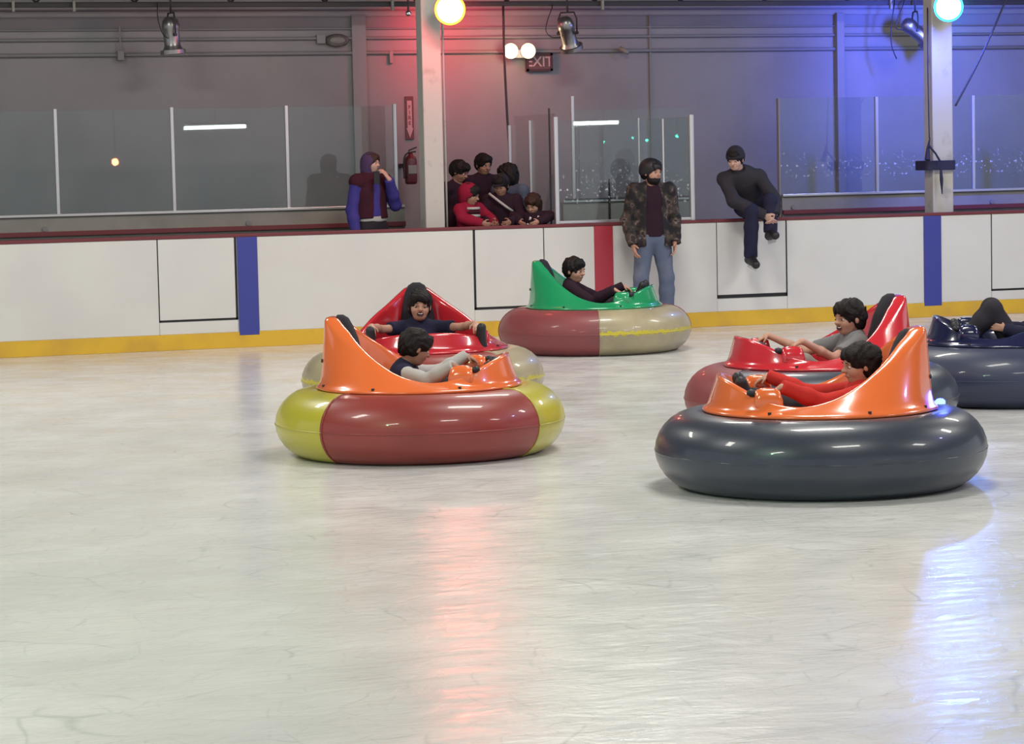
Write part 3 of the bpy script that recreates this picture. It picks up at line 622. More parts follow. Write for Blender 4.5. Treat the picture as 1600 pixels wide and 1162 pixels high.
def make_shell(parent, m, dark, nose=1.0):
    N = 112; Z0 = 0.445
    cr = catmull(mirror([(x, y, Z0 + 0.02 + h * (nose if x > 0.2 else 1.0)) for x, y, h in CREST]), N, True)
    inn = catmull(mirror(INNER), N, True)
    rim = catmull(mirror([(0.672 * math.cos(R(a)), 0.672 * math.sin(R(a)), Z0) for a in RIMA]), N, True)
    rows = []
    def ringof(fn): rows.append([fn(i) for i in range(N)])
    def sc2(p, k, z=None): return (p[0] * k, p[1] * k, p[2] if z is None else z)
    L = lambda a, b, t: tuple(a[k] * (1 - t) + b[k] * t for k in range(3))
    ringof(lambda i: sc2(rim[i], 0.95, Z0 - 0.012)); ringof(lambda i: sc2(rim[i], 1.0, Z0 - 0.012)); ringof(lambda i: sc2(rim[i], 1.012, Z0))
    ringof(lambda i: sc2(rim[i], 1.0, Z0 + 0.014))
    foot = [sc2(rim[i], 0.965, Z0 + 0.022) for i in range(N)]
    rows.append(foot)
    for t, dip in ((0.3, 0.0), (0.62, 0.0), (0.9, 0.0)):
        ringof(lambda i: L(foot[i], (cr[i][0], cr[i][1], cr[i][2]), t))
    TH = lambda i: 1.0 + 1.5 * min(1.0, max(0.0, (cr[i][2] - Z0 - 0.20) / 0.18))     # the seat back is a thick hollow moulding
    inset = []
    for i in range(N):
        d = np.array([inn[i][0] - cr[i][0], inn[i][1] - cr[i][1], 0.0]); l = np.linalg.norm(d); d = d / max(l, 1e-6)
        inset.append(d)
    ringof(lambda i: (cr[i][0], cr[i][1], cr[i][2] + 0.002))
    ringof(lambda i: tuple(np.array(cr[i]) + inset[i] * 0.018 * TH(i) + np.array([0, 0, 0.006])))
    ringof(lambda i: tuple(np.array(cr[i]) + inset[i] * 0.036 * TH(i) + np.array([0, 0, -0.004])))
    top = [tuple(np.array(cr[i]) + inset[i] * 0.045 * TH(i) + np.array([0, 0, -0.02])) for i in range(N)]
    rows.append(top)
    for t in (0.25, 0.5, 0.75, 1.0):
        ringof(lambda i: L(top[i], inn[i], t))
    cx = -0.02
    for k in (0.8, 0.5, 0.2, 0.01):
        ringof(lambda i: (cx + (inn[i][0] - cx) * k, inn[i][1] * k, 0.155 + (inn[i][2] - 0.155) * k ** 1.5))
    b = MB(); b.loft(rows, cap=False); b.f.append(tuple(range(len(rows) * N - N, len(rows) * N))); b.i.append(0)
    o = b.build('shell', m, parent, smooth=True, sub=1)
    # black gasket showing under the shell's lip
    g_ = MB(); g_.loft([[(0.672 * k * math.cos(2 * math.pi * i / 72), 0.672 * k * math.sin(2 * math.pi * i / 72), z) for i in range(72)] for k, z in ((0.80, 0.41), (0.985, 0.412), (0.99, 0.434), (0.80, 0.434), (0.80, 0.41))], cap=False)
    g_.build('gasket', dark, parent, smooth=True)
    # under pan and skid carrying the motor
    p = MB(); p.loft([[(r * math.cos(2 * math.pi * i / 48), r * math.sin(2 * math.pi * i / 48), z) for i in range(48)] for r, z in ((0.02, 0.03), (0.40, 0.03), (0.46, 0.09), (0.48, 0.14), (0.02, 0.145))], cap=True).build('underpan', dark, parent, smooth=True)
    return o
def make_pad(parent, m, lift=0.0):
    rows = []
    for z, x, w_, th in ((0.24, -0.355, 0.10, 0.02), (0.28, -0.36, 0.145, 0.034), (0.42, -0.375, 0.155, 0.042), (0.56, -0.40, 0.15, 0.042), (0.70, -0.43, 0.13, 0.042), (0.78, -0.455, 0.115, 0.050), (0.86, -0.485, 0.095, 0.050), (0.915, -0.505, 0.068, 0.042), (0.938, -0.515, 0.03, 0.02)):
        rows.append(superloop(x, 0, z + (lift if z > 0.6 else 0), th, w_, 20, 0.6))
    return MB().loft(rows).build('seat_pad', m, parent, smooth=True)
def make_fittings(parent, shell_m):
    for s in (-1, 1):
        # control pod on each side sill, a black thumb switch on its front end
        pod = MB().loft([superloop(0.32, s * 0.45, 0.44, 0.085, 0.055, 18, 0.5), superloop(0.325, s * 0.45, 0.53, 0.082, 0.055, 18, 0.5), superloop(0.33, s * 0.445, 0.585, 0.07, 0.048, 18, 0.55), superloop(0.33, s * 0.445, 0.60, 0.04, 0.028, 18, 0.6)]).build('control_pod', shell_m, parent, smooth=True)
        MB().tube([(0.39, s * 0.445, 0.565), (0.425, s * 0.445, 0.575), (0.445, s * 0.445, 0.577)], [0.02, 0.022, 0.012], 12).build('switch', M['black'], pod, smooth=True)
        # footwell pad let into the front deck
        a = Vector((0.425, s * 0.19, 0.49)); n_ = Vector((-0.5, -0.0 * s, 0.86)).normalized(); ux = Vector((0.86, 0, 0.5)).normalized(); uy = Vector((0, 1, 0))
        MB().loft([superloop(*(a + n_ * h_), w1, w2, 18, 0.45, ux, uy) for h_, w1, w2 in ((-0.02, 0.10, 0.075), (0.028, 0.10, 0.075), (0.036, 0.09, 0.065), (0.028, 0.07, 0.05))]).build('footwell_pad', M['black'], parent, smooth=False)
    # central hump between the legs
    MB().loft([superloop(0.27, 0, 0.20, 0.13, 0.075, 20, 0.6), superloop(0.27, 0, 0.40, 0.12, 0.065, 20, 0.6), superloop(0.28, 0, 0.47, 0.10, 0.05, 20, 0.65), superloop(0.29, 0, 0.495, 0.05, 0.025, 20, 0.7)]).build('centre_hump', shell_m, parent, smooth=True)
    for a in (150, 205, 60, -60, 110, -110):
        x, y = 0.655 * math.cos(R(a)), 0.655 * math.sin(R(a))
        MB().tube([(x, y, 0.455), (x, y, 0.475)], 0.010, 10).build('bolt', M['dark'], parent)
    for yy in (-0.12, 0.12):
        MB().tube([(-0.605, yy, 0.62), (-0.63, yy, 0.62)], 0.012, 10).build('bolt', M['dark'], parent)

M['shell_orange'] = mat('shell_orange', (0.80, 0.165, 0.04), 0.22, coat=0.8)
M['shell_red'] = mat('shell_red', (0.58, 0.022, 0.035), 0.22, coat=0.8)
M['shell_green'] = mat('shell_green', (0.015, 0.30, 0.115), 0.22, coat=0.8)
M['shell_black'] = mat('shell_blue_black', (0.008, 0.012, 0.055), 0.2, coat=0.8)
M['t_red'] = mat('tube_red', (0.265, 0.033, 0.026), 0.40, coat=0.3, noise=((0.22, 0.027, 0.022), 2.5, 0.45, 0.7))
M['t_yel'] = mat('tube_yellow', (0.46, 0.41, 0.03), 0.36, coat=0.35, noise=((0.38, 0.34, 0.06), 3.5, 0.5, 0.7))
M['t_tan'] = worn_tube('tube_tan', (0.40, 0.34, 0.21), (0.55, 0.46, 0.03))
M['t_dust'] = mat('tube_dusty_red', (0.24, 0.048, 0.052), 0.5, coat=0.12, noise=((0.20, 0.05, 0.055), 3, 0.4, 0.7))
M['t_slate'] = mat('tube_slate', (0.026, 0.036, 0.056), 0.36, coat=0.3, noise=((0.034, 0.045, 0.066), 2.0, 0.4, 0.7))
M['t_slate2'] = mat('tube_slate_blue', (0.028, 0.038, 0.08), 0.45, coat=0.2)
CARS = {}
def car(key, px, py, heading, shell, segs, mats, label):
    """heading in degrees: 0 = drives away from the camera, 90 = drives to the left of the picture"""
    p = ground(px, py); base = face_cam(p) + math.pi        # direction away from the camera
    yaw = base + R(heading)
    t = empty('bumper_car', p, yaw, label, 'bumper car', 'ice bumper cars')
    # ring angles are given seen from the camera: local angle = (towards camera) + value
    off = math.degrees(face_cam(p) - yaw)
    make_tube(t, [(off + a, off + b, k) for a, b, k in segs], mats, 0.0)
    make_shell(t, M[shell], M['black'], 0.72 if key == 'B' else 1.0); make_pad(t, M['blackcloth'], {'B': 0.0, 'D': -0.05}.get(key, -0.025)); make_fittings(t, M[shell])
    CARS[key] = (p, yaw); return t
# ring angles: counter-clockwise from above, so + is to the picture's right
car('A', 658, 705, -97, 'shell_orange', [(-41, 53, 0), (53, 139, 1), (139, 229, 0), (229, 319, 1)], [M['t_red'], M['t_yel']], 'orange bumper car on the red and yellow inflatable ring')
car('B', 662, 631, 184, 'shell_red', [(-45, 45, 1), (45, 135, 0), (135, 225, 1), (225, 315, 0)], [M['t_tan'], M['t_red']], 'red bumper car on tan ring facing the camera behind the orange car')
car('C', 930, 547, -97, 'shell_green', [(-87, 3, 1), (3, 93, 0), (93, 183, 1), (183, 273, 0)], [M['t_tan'], M['t_dust']], 'green bumper car on the dusty red and tan ring by the boards')
car('D', 1282, 755, 95, 'shell_orange', [(180, 540, 0)], [M['t_slate']], 'orange bumper car on the large slate grey ring')
car('E', 1283, 665, 106, 'shell_red', [(-45, 45, 0), (45, 135, 0), (135, 225, 0), (225, 315, 1)], [M['t_slate'], M['t_dust']], 'red bumper car with tall black seat back behind the slate ringed orange one')
car('F', 1580, 623, 92, 'shell_black', [(180, 540, 0)], [M['t_slate2']], 'dark blue bumper car cut off by the right picture edge')
# running lights on the rear lip of the cars
def led(key, ang, m, col, power, name='running_light'):
    p, yaw = CARS[key]; o = [o for o in bpy.data.objects if o.name.startswith('bumper_car') and (o.location - p).length < 0.01][0]
    x, y = 0.69 * math.cos(R(ang)), 0.69 * math.sin(R(ang))
    MB().loft([[(x + r * math.cos(2 * math.pi * j / 14), y + r * math.sin(2 * math.pi * j / 14), 0.46 + h) for j in range(14)] for r, h in ((0.03, -0.005), (0.03, 0.012), (0.018, 0.024), (0.001, 0.027))]).build(name, m, o, smooth=True)
    w_ = Matrix.Rotation(yaw, 3, 'Z') @ Vector((0.73 * math.cos(R(ang)), 0.73 * math.sin(R(ang)), 0.52)); point(name + '_glow', p + w_, power, col, 0.03)
ledb = emission('led_blue', (0.05, 0.08, 1.0), 14); 
led('D', 176, ledb, (0.05, 0.08, 1.0), 1.2)
#@@PEOPLE
# ------------------------------------------------------------------ people
# Bodies and clothes are modelled as smooth blended volumes on a fine grid and turned into one continuous surface each.
def surface_net(F, org, h):
    nx, ny, nz = F.shape; neg = F < 0
    c = neg[:-1, :-1, :-1].astype(np.int8)
    s = np.zeros((nx - 1, ny - 1, nz - 1), np.int8)
    for dx in (0, 1):
        for dy in (0, 1):
            for dz in (0, 1):
                s += neg[dx:nx - 1 + dx, dy:ny - 1 + dy, dz:nz - 1 + dz]
    act = (s > 0) & (s < 8); ids = np.argwhere(act); n = len(ids)
    if n == 0: return np.zeros((0, 3)), []
    index = np.full(act.shape, -1, np.int64); index[act] = np.arange(n)
    acc = np.zeros((n, 3)); cnt = np.zeros(n)
    corners = [(a, b, d) for a in (0, 1) for b in (0, 1) for d in (0, 1)]
    for i, p in enumerate(corners):
        for q in corners[i + 1:]:
            if sum(abs(p[k] - q[k]) for k in range(3)) != 1: continue
            fp = F[ids[:, 0] + p[0], ids[:, 1] + p[1], ids[:, 2] + p[2]]; fq = F[ids[:, 0] + q[0], ids[:, 1] + q[1], ids[:, 2] + q[2]]
            m = (fp < 0) != (fq < 0); t = np.where(m, fp / np.where(m, fp - fq, 1), 0)
            for k in range(3): acc[:, k] += np.where(m, p[k] + t * (q[k] - p[k]), 0)
            cnt += m
    V = (ids + acc / cnt[:, None]) * h + org
    faces = []
    for ax in range(3):
        u, v = (ax + 1) % 3, (ax + 2) % 3
        sl0 = [slice(None)] * 3; sl1 = [slice(None)] * 3; sl0[ax] = slice(0, -1); sl1[ax] = slice(1, None)
        cross = neg[tuple(sl0)] != neg[tuple(sl1)]
        e = np.argwhere(cross); e = e[(e[:, u] > 0) & (e[:, v] > 0) & (e[:, u] < F.shape[u] - 1) & (e[:, v] < F.shape[v] - 1)]
        flip = neg[e[:, 0], e[:, 1], e[:, 2]]
        def cell(du, dv):
            g = e.copy(); g[:, u] -= du; g[:, v] -= dv; return index[g[:, 0], g[:, 1], g[:, 2]]
        a, b, c_, d = cell(1, 1), cell(0, 1), cell(0, 0), cell(1, 0)
        q = np.where(flip[:, None], np.stack([a, b, c_, d], 1), np.stack([d, c_, b, a], 1))
        faces.append(q[(q >= 0).all(1)])
    return V, np.concatenate(faces)

A3 = lambda p: np.array(p, float)
def unit(v): v = A3(v); return v / max(np.linalg.norm(v), 1e-9)
def cap_(a, b, ra, rb=None, k=0.02, flat=None, clip=None): return dict(t='c', a=A3(a), b=A3(b), ra=ra, rb=ra if rb is None else rb, k=k, flat=flat, clip=clip)
def ell(c, r, R3=None, k=0.015, op='+', clip=None): return dict(t='e', c=A3(c), r=A3(r), R=np.eye(3) if R3 is None else R3, k=k, op=op, clip=clip)
def inflate(ps, d, k=None):
    out = []
    for p in ps:
        q = dict(p)
        if p['t'] == 'c': q['ra'] = p['ra'] + d; q['rb'] = p['rb'] + d
        else: q['r'] = p['r'] + d
        if k is not None: q['k'] = k
        out.append(q)
    return out
def volume(prims, h, cuts=(), wrinkle=0.0, seed=0, freq=26.0):
    lo = np.min([np.min([p['a'] - p['ra'], p['b'] - p['rb']], 0) if p['t'] == 'c' else p['c'] - p['r'].max() for p in prims if p.get('op', '+') == '+'], 0) - 0.04
    hi = np.max([np.max([p['a'] + p['ra'], p['b'] + p['rb']], 0) if p['t'] == 'c' else p['c'] + p['r'].max() for p in prims if p.get('op', '+') == '+'], 0) + 0.04
    n = np.ceil((hi - lo) / h).astype(int) + 1
    F = np.full(n, 0.5, np.float32)
    ax = [lo[i] + h * np.arange(n[i]) for i in range(3)]
    for p in prims:
        if p['t'] == 'c':
            l = np.minimum(p['a'], p['b']) - max(p['ra'], p['rb']); u = np.maximum(p['a'], p['b']) + max(p['ra'], p['rb'])
        else: l = p['c'] - p['r'].max(); u = p['c'] + p['r'].max()
        pad = p['k'] + 0.03
        i0 = np.clip(np.floor((l - pad - lo) / h).astype(int), 0, n); i1 = np.clip(np.ceil((u + pad - lo) / h).astype(int) + 1, 0, n)
        if (i1 <= i0).any(): continue
        sl = tuple(slice(a, b) for a, b in zip(i0, i1))
        X_, Y_, Z_ = [ax[i][sl[i]] for i in range(3)]
        P = np.stack(np.meshgrid(X_, Y_, Z_, indexing='ij'), -1).astype(np.float32)
        if p['t'] == 'c':
            a, b = p['a'], p['b']; Q = P - a; d = b - a
            if p['flat'] is not None:
                f, ratio = p['flat']; kx = 1 / ratio - 1
                Q = Q + (Q @ f)[..., None] * f * kx; d = d + np.dot(d, f) * f * kx
            dd = max(np.dot(d, d), 1e-9); t = np.clip((Q @ d) / dd, 0, 1)
            D = np.linalg.norm(Q - t[..., None] * d, axis=-1) - (p['ra'] + (p['rb'] - p['ra']) * t)
        else:
            Q = (P - p['c']) @ p['R'].T; r = p['r']
            k0 = np.linalg.norm(Q / r, axis=-1); k1 = np.linalg.norm(Q / (r * r), axis=-1)
            D = k0 * (k0 - 1) / np.maximum(k1, 1e-6)
        if p.get('clip') is not None:
            for pt, nn in p['clip']: D = np.maximum(D, (P - A3(pt)) @ A3(nn))
        S = F[sl]; k = p['k']
        if p.get('op', '+') == '-':
            D = -D; hh = np.maximum(k - np.abs(S - D), 0) / k; F[sl] = np.maximum(S, D) + hh * hh * k / 4
        else:
            hh = np.maximum(k - np.abs(S - D), 0) / k; F[sl] = np.minimum(S, D) - hh * hh * k / 4
    if wrinkle:
        rs = np.random.RandomState(seed); G = np.zeros(n, np.float32)
        X_, Y_, Z_ = ax[0][:, None, None], ax[1][None, :, None], ax[2][None, None, :]
        for o in range(5):
            d = rs.normal(size=3); d /= np.linalg.norm(d); f = freq * (0.7 + 0.35 * o)
            G += np.sin(f * (d[0] * X_ + d[1] * Y_ + d[2] * Z_) + rs.rand() * 6 + 1.5 * np.sin(f * 0.4 * (d[1] * X_ - d[0] * Z_ + d[2] * Y_)))
        F = F + (wrinkle / 2.5) * G
    for pt, nn in cuts:
        nn = A3(nn); pt = A3(pt)
        F = np.maximum(F, (ax[0][:, None, None] - pt[0]) * nn[0] + (ax[1][None, :, None] - pt[1]) * nn[1] + (ax[2][None, None, :] - pt[2]) * nn[2])
    F[0], F[-1], F[:, 0], F[:, -1], F[:, :, 0], F[:, :, -1] = 1, 1, 1, 1, 1, 1
    return surface_net(F, lo, h)
def skin_mesh(name, prims, h, m, parent=None, **kw):
    V, Fc = volume(prims, h, **kw)
    me = bpy.data.meshes.new(name)
    me.vertices.add(len(V)); me.vertices.foreach_set('co', V.astype(np.float32).ravel())
    Fc = np.asarray(Fc); me.loops.add(Fc.size); me.loops.foreach_set('vertex_index', Fc.astype(np.int32).ravel())
    me.polygons.add(len(Fc)); me.polygons.foreach_set('loop_start', np.arange(0, Fc.size, 4, dtype=np.int32)); me.polygons.foreach_set('loop_total', np.full(len(Fc), 4, np.int32))
    me.polygons.foreach_set('use_smooth', [True] * len(Fc)); me.materials.append(m); me.update(); me.validate()
    o = bpy.data.objects.new(name, me); C.objects.link(o)
    if parent is not None: o.parent = parent
    return o

def frame(fwd, up):
    f = unit(fwd); l = unit(np.cross(A3(up), f)); u = np.cross(f, l); return np.stack([f, l, u])      # rows: forward, left, up
def face_frame(yaw, pitch=0.0, roll=0.0):
    """yaw + turns to the person's left, pitch + looks up"""
    f = A3((math.cos(pitch) * math.cos(yaw), math.cos(pitch) * math.sin(yaw), math.sin(pitch)))
    u = A3((-math.sin(pitch) * math.cos(yaw), -math.sin(pitch) * math.sin(yaw), math.cos(pitch))); l = np.cross(u, f)
    u2 = u * math.cos(roll) + l * math.sin(roll); return frame(f, u2)
def hand_prims(w, d, palm_n, thumb, L, curl=0.5):
    """w wrist, d direction of the fingers, palm_n where the palm faces, thumb the side the thumb leaves; L hand length"""
    d = unit(d); n = unit(A3(palm_n) - np.dot(palm_n, d) * d); t = unit(A3(thumb) - np.dot(thumb, d) * d - np.dot(thumb, n) * n)
    w = A3(w); q = L / 0.18; out = []
    for s_ in (-0.028, -0.010, 0.010, 0.027):
        out.append(cap_(w + d * 0.012 * q + t * s_ * 0.6 * q, w + d * 0.088 * q + t * s_ * q, 0.015 * q, 0.0125 * q, 0.012))
    rf = max(0.0088 * q, 0.0072)
    for i, (s_, ln) in enumerate(((-0.031, 0.060), (-0.0105, 0.076), (0.0105, 0.084), (0.031, 0.074))):
        s_ = -s_ if False else s_
        base = w + d * 0.090 * q + t * s_ * q * 1.05; c = curl * (1.0 + 0.12 * (1 - i))
        p = base; ang = c * 0.5
        for seg, fr in enumerate((0.45, 0.32, 0.23)):
            dirn = d * math.cos(ang) + n * math.sin(ang); e = p + dirn * ln * fr * q
            out.append(cap_(p, e, rf * (1 - 0.06 * seg), rf * (0.94 - 0.06 * seg), 0.004)); p = e; ang += c * 0.75
    b = w + d * 0.022 * q + t * 0.030 * q; m = b + (t * 0.72 + d * 0.6 + n * 0.3) * 0.038 * q; e = m + (t * 0.25 + d * 0.85 + n * 0.45) * 0.034 * q
    out.append(cap_(b, m, 0.0135 * q, 0.0105 * q, 0.008)); out.append(cap_(m, e, 0.0100 * q, 0.0085 * q, 0.004))
    return out
SKINS = {'warm': mat('skin_warm', (0.50, 0.27, 0.19), 0.5, spec=0.35), 'tan': mat('skin_tan', (0.36, 0.19, 0.13), 0.5, spec=0.35), 'pale': mat('skin_pale', (0.56, 0.34, 0.27), 0.5, spec=0.35)}
HAIRM = {'black': mat('hair_black', (0.010, 0.007, 0.007), 0.62, spec=0.25, bump=(90, 0.6)), 'brown': mat('hair_brown', (0.045, 0.022, 0.016), 0.62, spec=0.25, bump=(90, 0.6))}
M['eye_white'] = mat('eye_white', (0.7, 0.68, 0.66), 0.25); M['iris'] = mat('iris_dark', (0.02, 0.012, 0.01), 0.2)
M['lip'] = mat('lip', (0.36, 0.12, 0.10), 0.45); M['mouth'] = mat('mouth_dark', (0.06, 0.012, 0.012), 0.6); M['teeth'] = mat('teeth', (0.85, 0.83, 0.78), 0.3)
def person(label, base, yaw, H, J, skin='warm', hair='black', hairstyle='short', clothes=(), smile=0.0, head_turn=(0, 0, 0), hood=None, hat=None, curl=0.6,
           hands=None, hh=None, h=0.0065, group=None, build=1.0, hand_scale=1.0, beard=False, extra=()):
    """J: joints in the person's own frame (x forward, y left, z up), metres above base"""
    q = H / 1.75; g_ = q * build; hh = hh or 0.145 * H ** 0.55 * 1.08
    j = {k: A3(v) for k, v in J.items()}
    spine = unit(j['neck'] - j['pelvis']); lat = unit(j['shL'] - j['shR']); fw = unit(np.cross(lat, spine)); flat = (fw, 0.68)
    HF = face_frame(*head_turn); hc = j['head']; T = lambda x, y, z: hc + hh * (HF[0] * x + HF[1] * y + HF[2] * z); e_ = lambda c, r, k=0.012, op='+': ell(T(*c), A3(r) * hh, HF, k, op)
    mo = -0.24 - 0.03 * smile
    head = [e_((-.05, 0, .10), (.43, .345, .39)), e_((.08, 0, -.12), (.29, .275, .34)), e_((.14, 0, -.34), (.185, .19, .145), .02), e_((.20, .15, -.14), (.13, .11, .13), .02), e_((.20, -.15, -.14), (.13, .11, .13), .02),
            cap_(T(.335, .13, .045), T(.345, -.13, .045), .045 * hh, k=.012), cap_(T(.345, 0, .01), T(.435, 0, -.115), .03 * hh, .056 * hh, .010), cap_(T(.385, .045, -.125), T(.385, -.045, -.125), .035 * hh, k=.006),
            e_((.375, .145, -.035), (.07, .085, .055), .008, '-'), e_((.375, -.145, -.035), (.07, .085, .055), .008, '-'),
            cap_(T(.345, .07, mo), T(.345, -.07, mo), .035 * hh, k=.008), e_((-.03, .335, -.05), (.075, .038, .12), .004), e_((-.03, -.335, -.05), (.075, .038, .12), .004)]
    if smile > 0.5: head.append(e_((.40, 0, mo), (.10, .125, .07), .004, '-'))
    nb = j['neck']; wst = j['pelvis'] * 0.62 + nb * 0.38; cst = j['pelvis'] * 0.28 + nb * 0.72; belly = j['pelvis'] * 0.8 + nb * 0.2
    torso = [cap_(j['pelvis'] + lat * .0, belly, .158 * g_, .150 * g_, .03, flat), cap_(belly, wst, .150 * g_, .138 * g_, .03, flat), cap_(wst, cst, .138 * g_, .160 * g_, .03, flat), cap_(cst, nb - spine * .045 * q, .160 * g_, .095 * g_, .03, flat),
             cap_(nb - spine * .05 * q, j['shL'], .062 * g_, .056 * g_, .03), cap_(nb - spine * .05 * q, j['shR'], .062 * g_, .056 * g_, .03)]
    neck = [cap_(nb - spine * .03, T(-.10, 0, -.20), .054 * g_, .050 * g_ * (hh / (0.225 * q)) ** .5, .018)]
    arm = {}; leg = {}; foot = {}; handp = []
    for s_ in 'LR':
        arm[s_] = [cap_(j['sh' + s_], j['el' + s_], .050 * g_, .040 * g_, .02), cap_(j['el' + s_], j['el' + s_] * .6 + j['wr' + s_] * .4, .040 * g_, .039 * g_, .02), cap_(j['el' + s_] * .6 + j['wr' + s_] * .4, j['wr' + s_], .039 * g_, .026 * g_, .02)]
        mid = j['kn' + s_] * .65 + j['an' + s_] * .35
        leg[s_] = [cap_(j['hip' + s_], j['kn' + s_], .088 * g_, .056 * g_, .03), cap_(j['kn' + s_], mid, .055 * g_, .056 * g_, .02), cap_(mid, j['an' + s_], .056 * g_, .036 * g_, .02)]
        toe = j['toe' + s_]; an = j['an' + s_]; sh = unit(an - j['kn' + s_]); fd = unit((toe - an) - np.dot(toe - an, sh) * sh)
        heel = an + sh * .045 * q - fd * .035 * q
        foot[s_] = [cap_(an, heel, .036 * q, .034 * q, .01), cap_(heel, toe, .036 * q, .028 * q, .015), cap_(an, toe, .034 * q, .026 * q, .015)]
        hd = (hands or {}).get(s_); fa = unit(j['wr' + s_] - j['el' + s_])
        if hd is None: hd = dict(d=fa, n=(-lat if s_ == 'L' else lat), t=fw)
        handp += [cap_(j['wr' + s_] - fa * .02, j['wr' + s_] + unit(hd['d']) * .02 * q, .024 * g_, .020 * q, .012)] + hand_prims(j['wr' + s_], hd['d'], hd['n'], hd['t'], .182 * q * hand_scale, hd.get('curl', curl))
    body = torso + neck + arm['L'] + arm['R'] + leg['L'] + leg['R'] + foot['L'] + foot['R'] + handp + head
    o = skin_mesh('person', body, h, SKINS[skin]); o.location = base; o.rotation_euler = (0, 0, yaw)
    tag(o, label, 'person', group)
    # eyes, mouth
    for s_ in (1, -1):
        e = MB(); c = Vector(T(.320, s_ * .145, -.03)); r = .050 * hh
        b1, b2, b3 = Vector(HF[1]), Vector(HF[2]), Vector(HF[0])
        ring_ = lambda rad, dep: [c + b1 * (rad * math.cos(2 * math.pi * k / 12)) + b2 * (rad * math.sin(2 * math.pi * k / 12) * .62) + b3 * dep for k in range(12)]
        e.loft([ring_(r * math.sin(a), r * math.cos(a)) for a in (2.6, 1.9, 1.3, .85)], 0, cap=False).loft([ring_(r * math.sin(a), r * math.cos(a) * 1.04) for a in (.85, .4, .02)], 1, cap=False)
        e.build('eye', [M['eye_white'], M['iris']], o, smooth=True)
        if hairstyle != 'hidden':
            MB().tube([T(.385, s_ * .07, .065), T(.395, s_ * .14, .085), T(.35, s_ * .21, .06)], [.008 * hh, .013 * hh, .006 * hh], 6).build('eyebrow', HAIRM[hair], o, smooth=True)
    if smile > 0.5:
        MB().loft([[T(x_, .115 * k_ * math.cos(2 * math.pi * i / 14), mo + .068 * k_ * math.sin(2 * math.pi * i / 14) + .0) for i in range(14)] for k_, x_ in ((1.0, .36), (.7, .335), (.05, .33))], cap=False).build('mouth', M['mouth'], o, smooth=True)
        MB().tube([T(.335, .075, mo + .030), T(.352, .035, mo + .022), T(.356, 0, mo + .020), T(.352, -.035, mo + .022), T(.335, -.075, mo + .030)], .016 * hh, 6).build('teeth', M['teeth'], o, smooth=True)
    else:
        MB().tube([T(.355, .075, mo + .012 * smile * 2), T(.385, .03, mo), T(.385, -.03, mo), T(.355, -.075, mo + .012 * smile * 2)], [.008 * hh, .018 * hh, .018 * hh, .008 * hh], 6).build('lips', M['lip'], o, smooth=True)
    # hair
    if hairstyle not in ('hidden',):
        hp = [e_((-.065, 0, .13), (.475, .395, .42), .02)]
        if hairstyle == 'short': hp += [e_((-.22, 0, -.02), (.30, .33, .34), .03), e_((.22, 0, .30), (.22, .27, .14), .03)]
        if hairstyle == 'fringe': hp += [e_((-.20, 0, -.05), (.31, .37, .40), .03), e_((.24, 0, .25), (.21, .30, .17), .03)]
        if hairstyle == 'long': hp += [e_((-.18, 0, -.15), (.32, .40, .52), .03), e_((.22, 0, .26), (.22, .30, .17), .03)]
        hp += [e_((.46, 0, -.22), (.34, .30, .36), .015, '-'), e_((.10, 0, -.52), (.42, .5, .22), .03, '-')] if hairstyle != 'long' else [e_((.46, 0, -.22), (.34, .27, .36), .015, '-')]
        skin_mesh('hair', hp, h, HAIRM[hair], o, wrinkle=0.006, seed=3, freq=85)
    if beard:
        bp = [e_((.10, 0, -.33), (.275, .285, .22), .02), e_((.02, 0, -.12), (.20, .315, .26), .02), e_((.36, 0, -.185), (.06, .13, .035), .01), e_((.44, 0, -.255), (.06, .07, .03), .006, '-'), e_((.35, 0, .03), (.30, .255, .235), .01, '-')]
        skin_mesh('beard', bp, h, HAIRM['black'], o, wrinkle=0.002, seed=5, freq=90)
    if hat == 'beanie':
        bp = inflate([e_((-.07, 0, .17), (.45, .37, .40), .02)], .012)
        skin_mesh('beanie', bp, h, M['blackcloth'], o, wrinkle=.001, cuts=[(T(.3, 0, .10), -HF[2] * .97 + HF[0] * -.2)])
        MB().loft([[T(-.07 + .50 * k_ * math.cos(2 * math.pi * i / 28), .42 * k_ * math.sin(2 * math.pi * i / 28), z_ + .02 * math.cos(2 * math.pi * i / 28)) for i in range(28)] for k_, z_ in ((.93, .05), (1.02, .06), (1.02, .19), (.93, .20))], cap=False).build('beanie_cuff', M['blackcloth'], o, smooth=True)
    if hat == 'cap':
        skin_mesh('cap', [e_((-.06, 0, .17), (.48, .40, .38), .02)], h, M['blackcloth'], o, cuts=[(T(.3, 0, .14), -HF[2])])
        MB().loft([[T(.15 + .48 * k_ * math.cos(math.pi * (i / 16 - .5)), .30 * k_ * math.sin(math.pi * (i / 16 - .5)), .14 + z_) for i in range(17)] for k_, z_ in ((.3, .0), (1.0, -.02), (1.0, .02), (.3, .05))], cap=False, closed=False).build('cap_peak', M['blackcloth'], o)
    if hat == 'helmet':
        skin_mesh('helmet', [e_((-.07, 0, .17), (.53, .43, .42), .02), e_((-.20, 0, .0), (.36, .42, .30), .03), e_((.50, 0, -.20), (.34, .5, .34), .015, '-')], h, M['black'], o, cuts=[(T(0, 0, -.13), -HF[2])])
    if hood is not None:
        hp = [e_((-.10, 0, .06), (.52, .44, .50), .03), cap_(T(-.20, 0, -.30), nb - fw * .03, .085 * q, .095 * q, .04), e_((.42, 0, -.10), (.42, .30, .42), .02, '-'), e_((.0, 0, -.06), (.38, .33, .40), .01, '-')]
        skin_mesh('hood', hp, h + .001, hood, o, wrinkle=.002, seed=8)
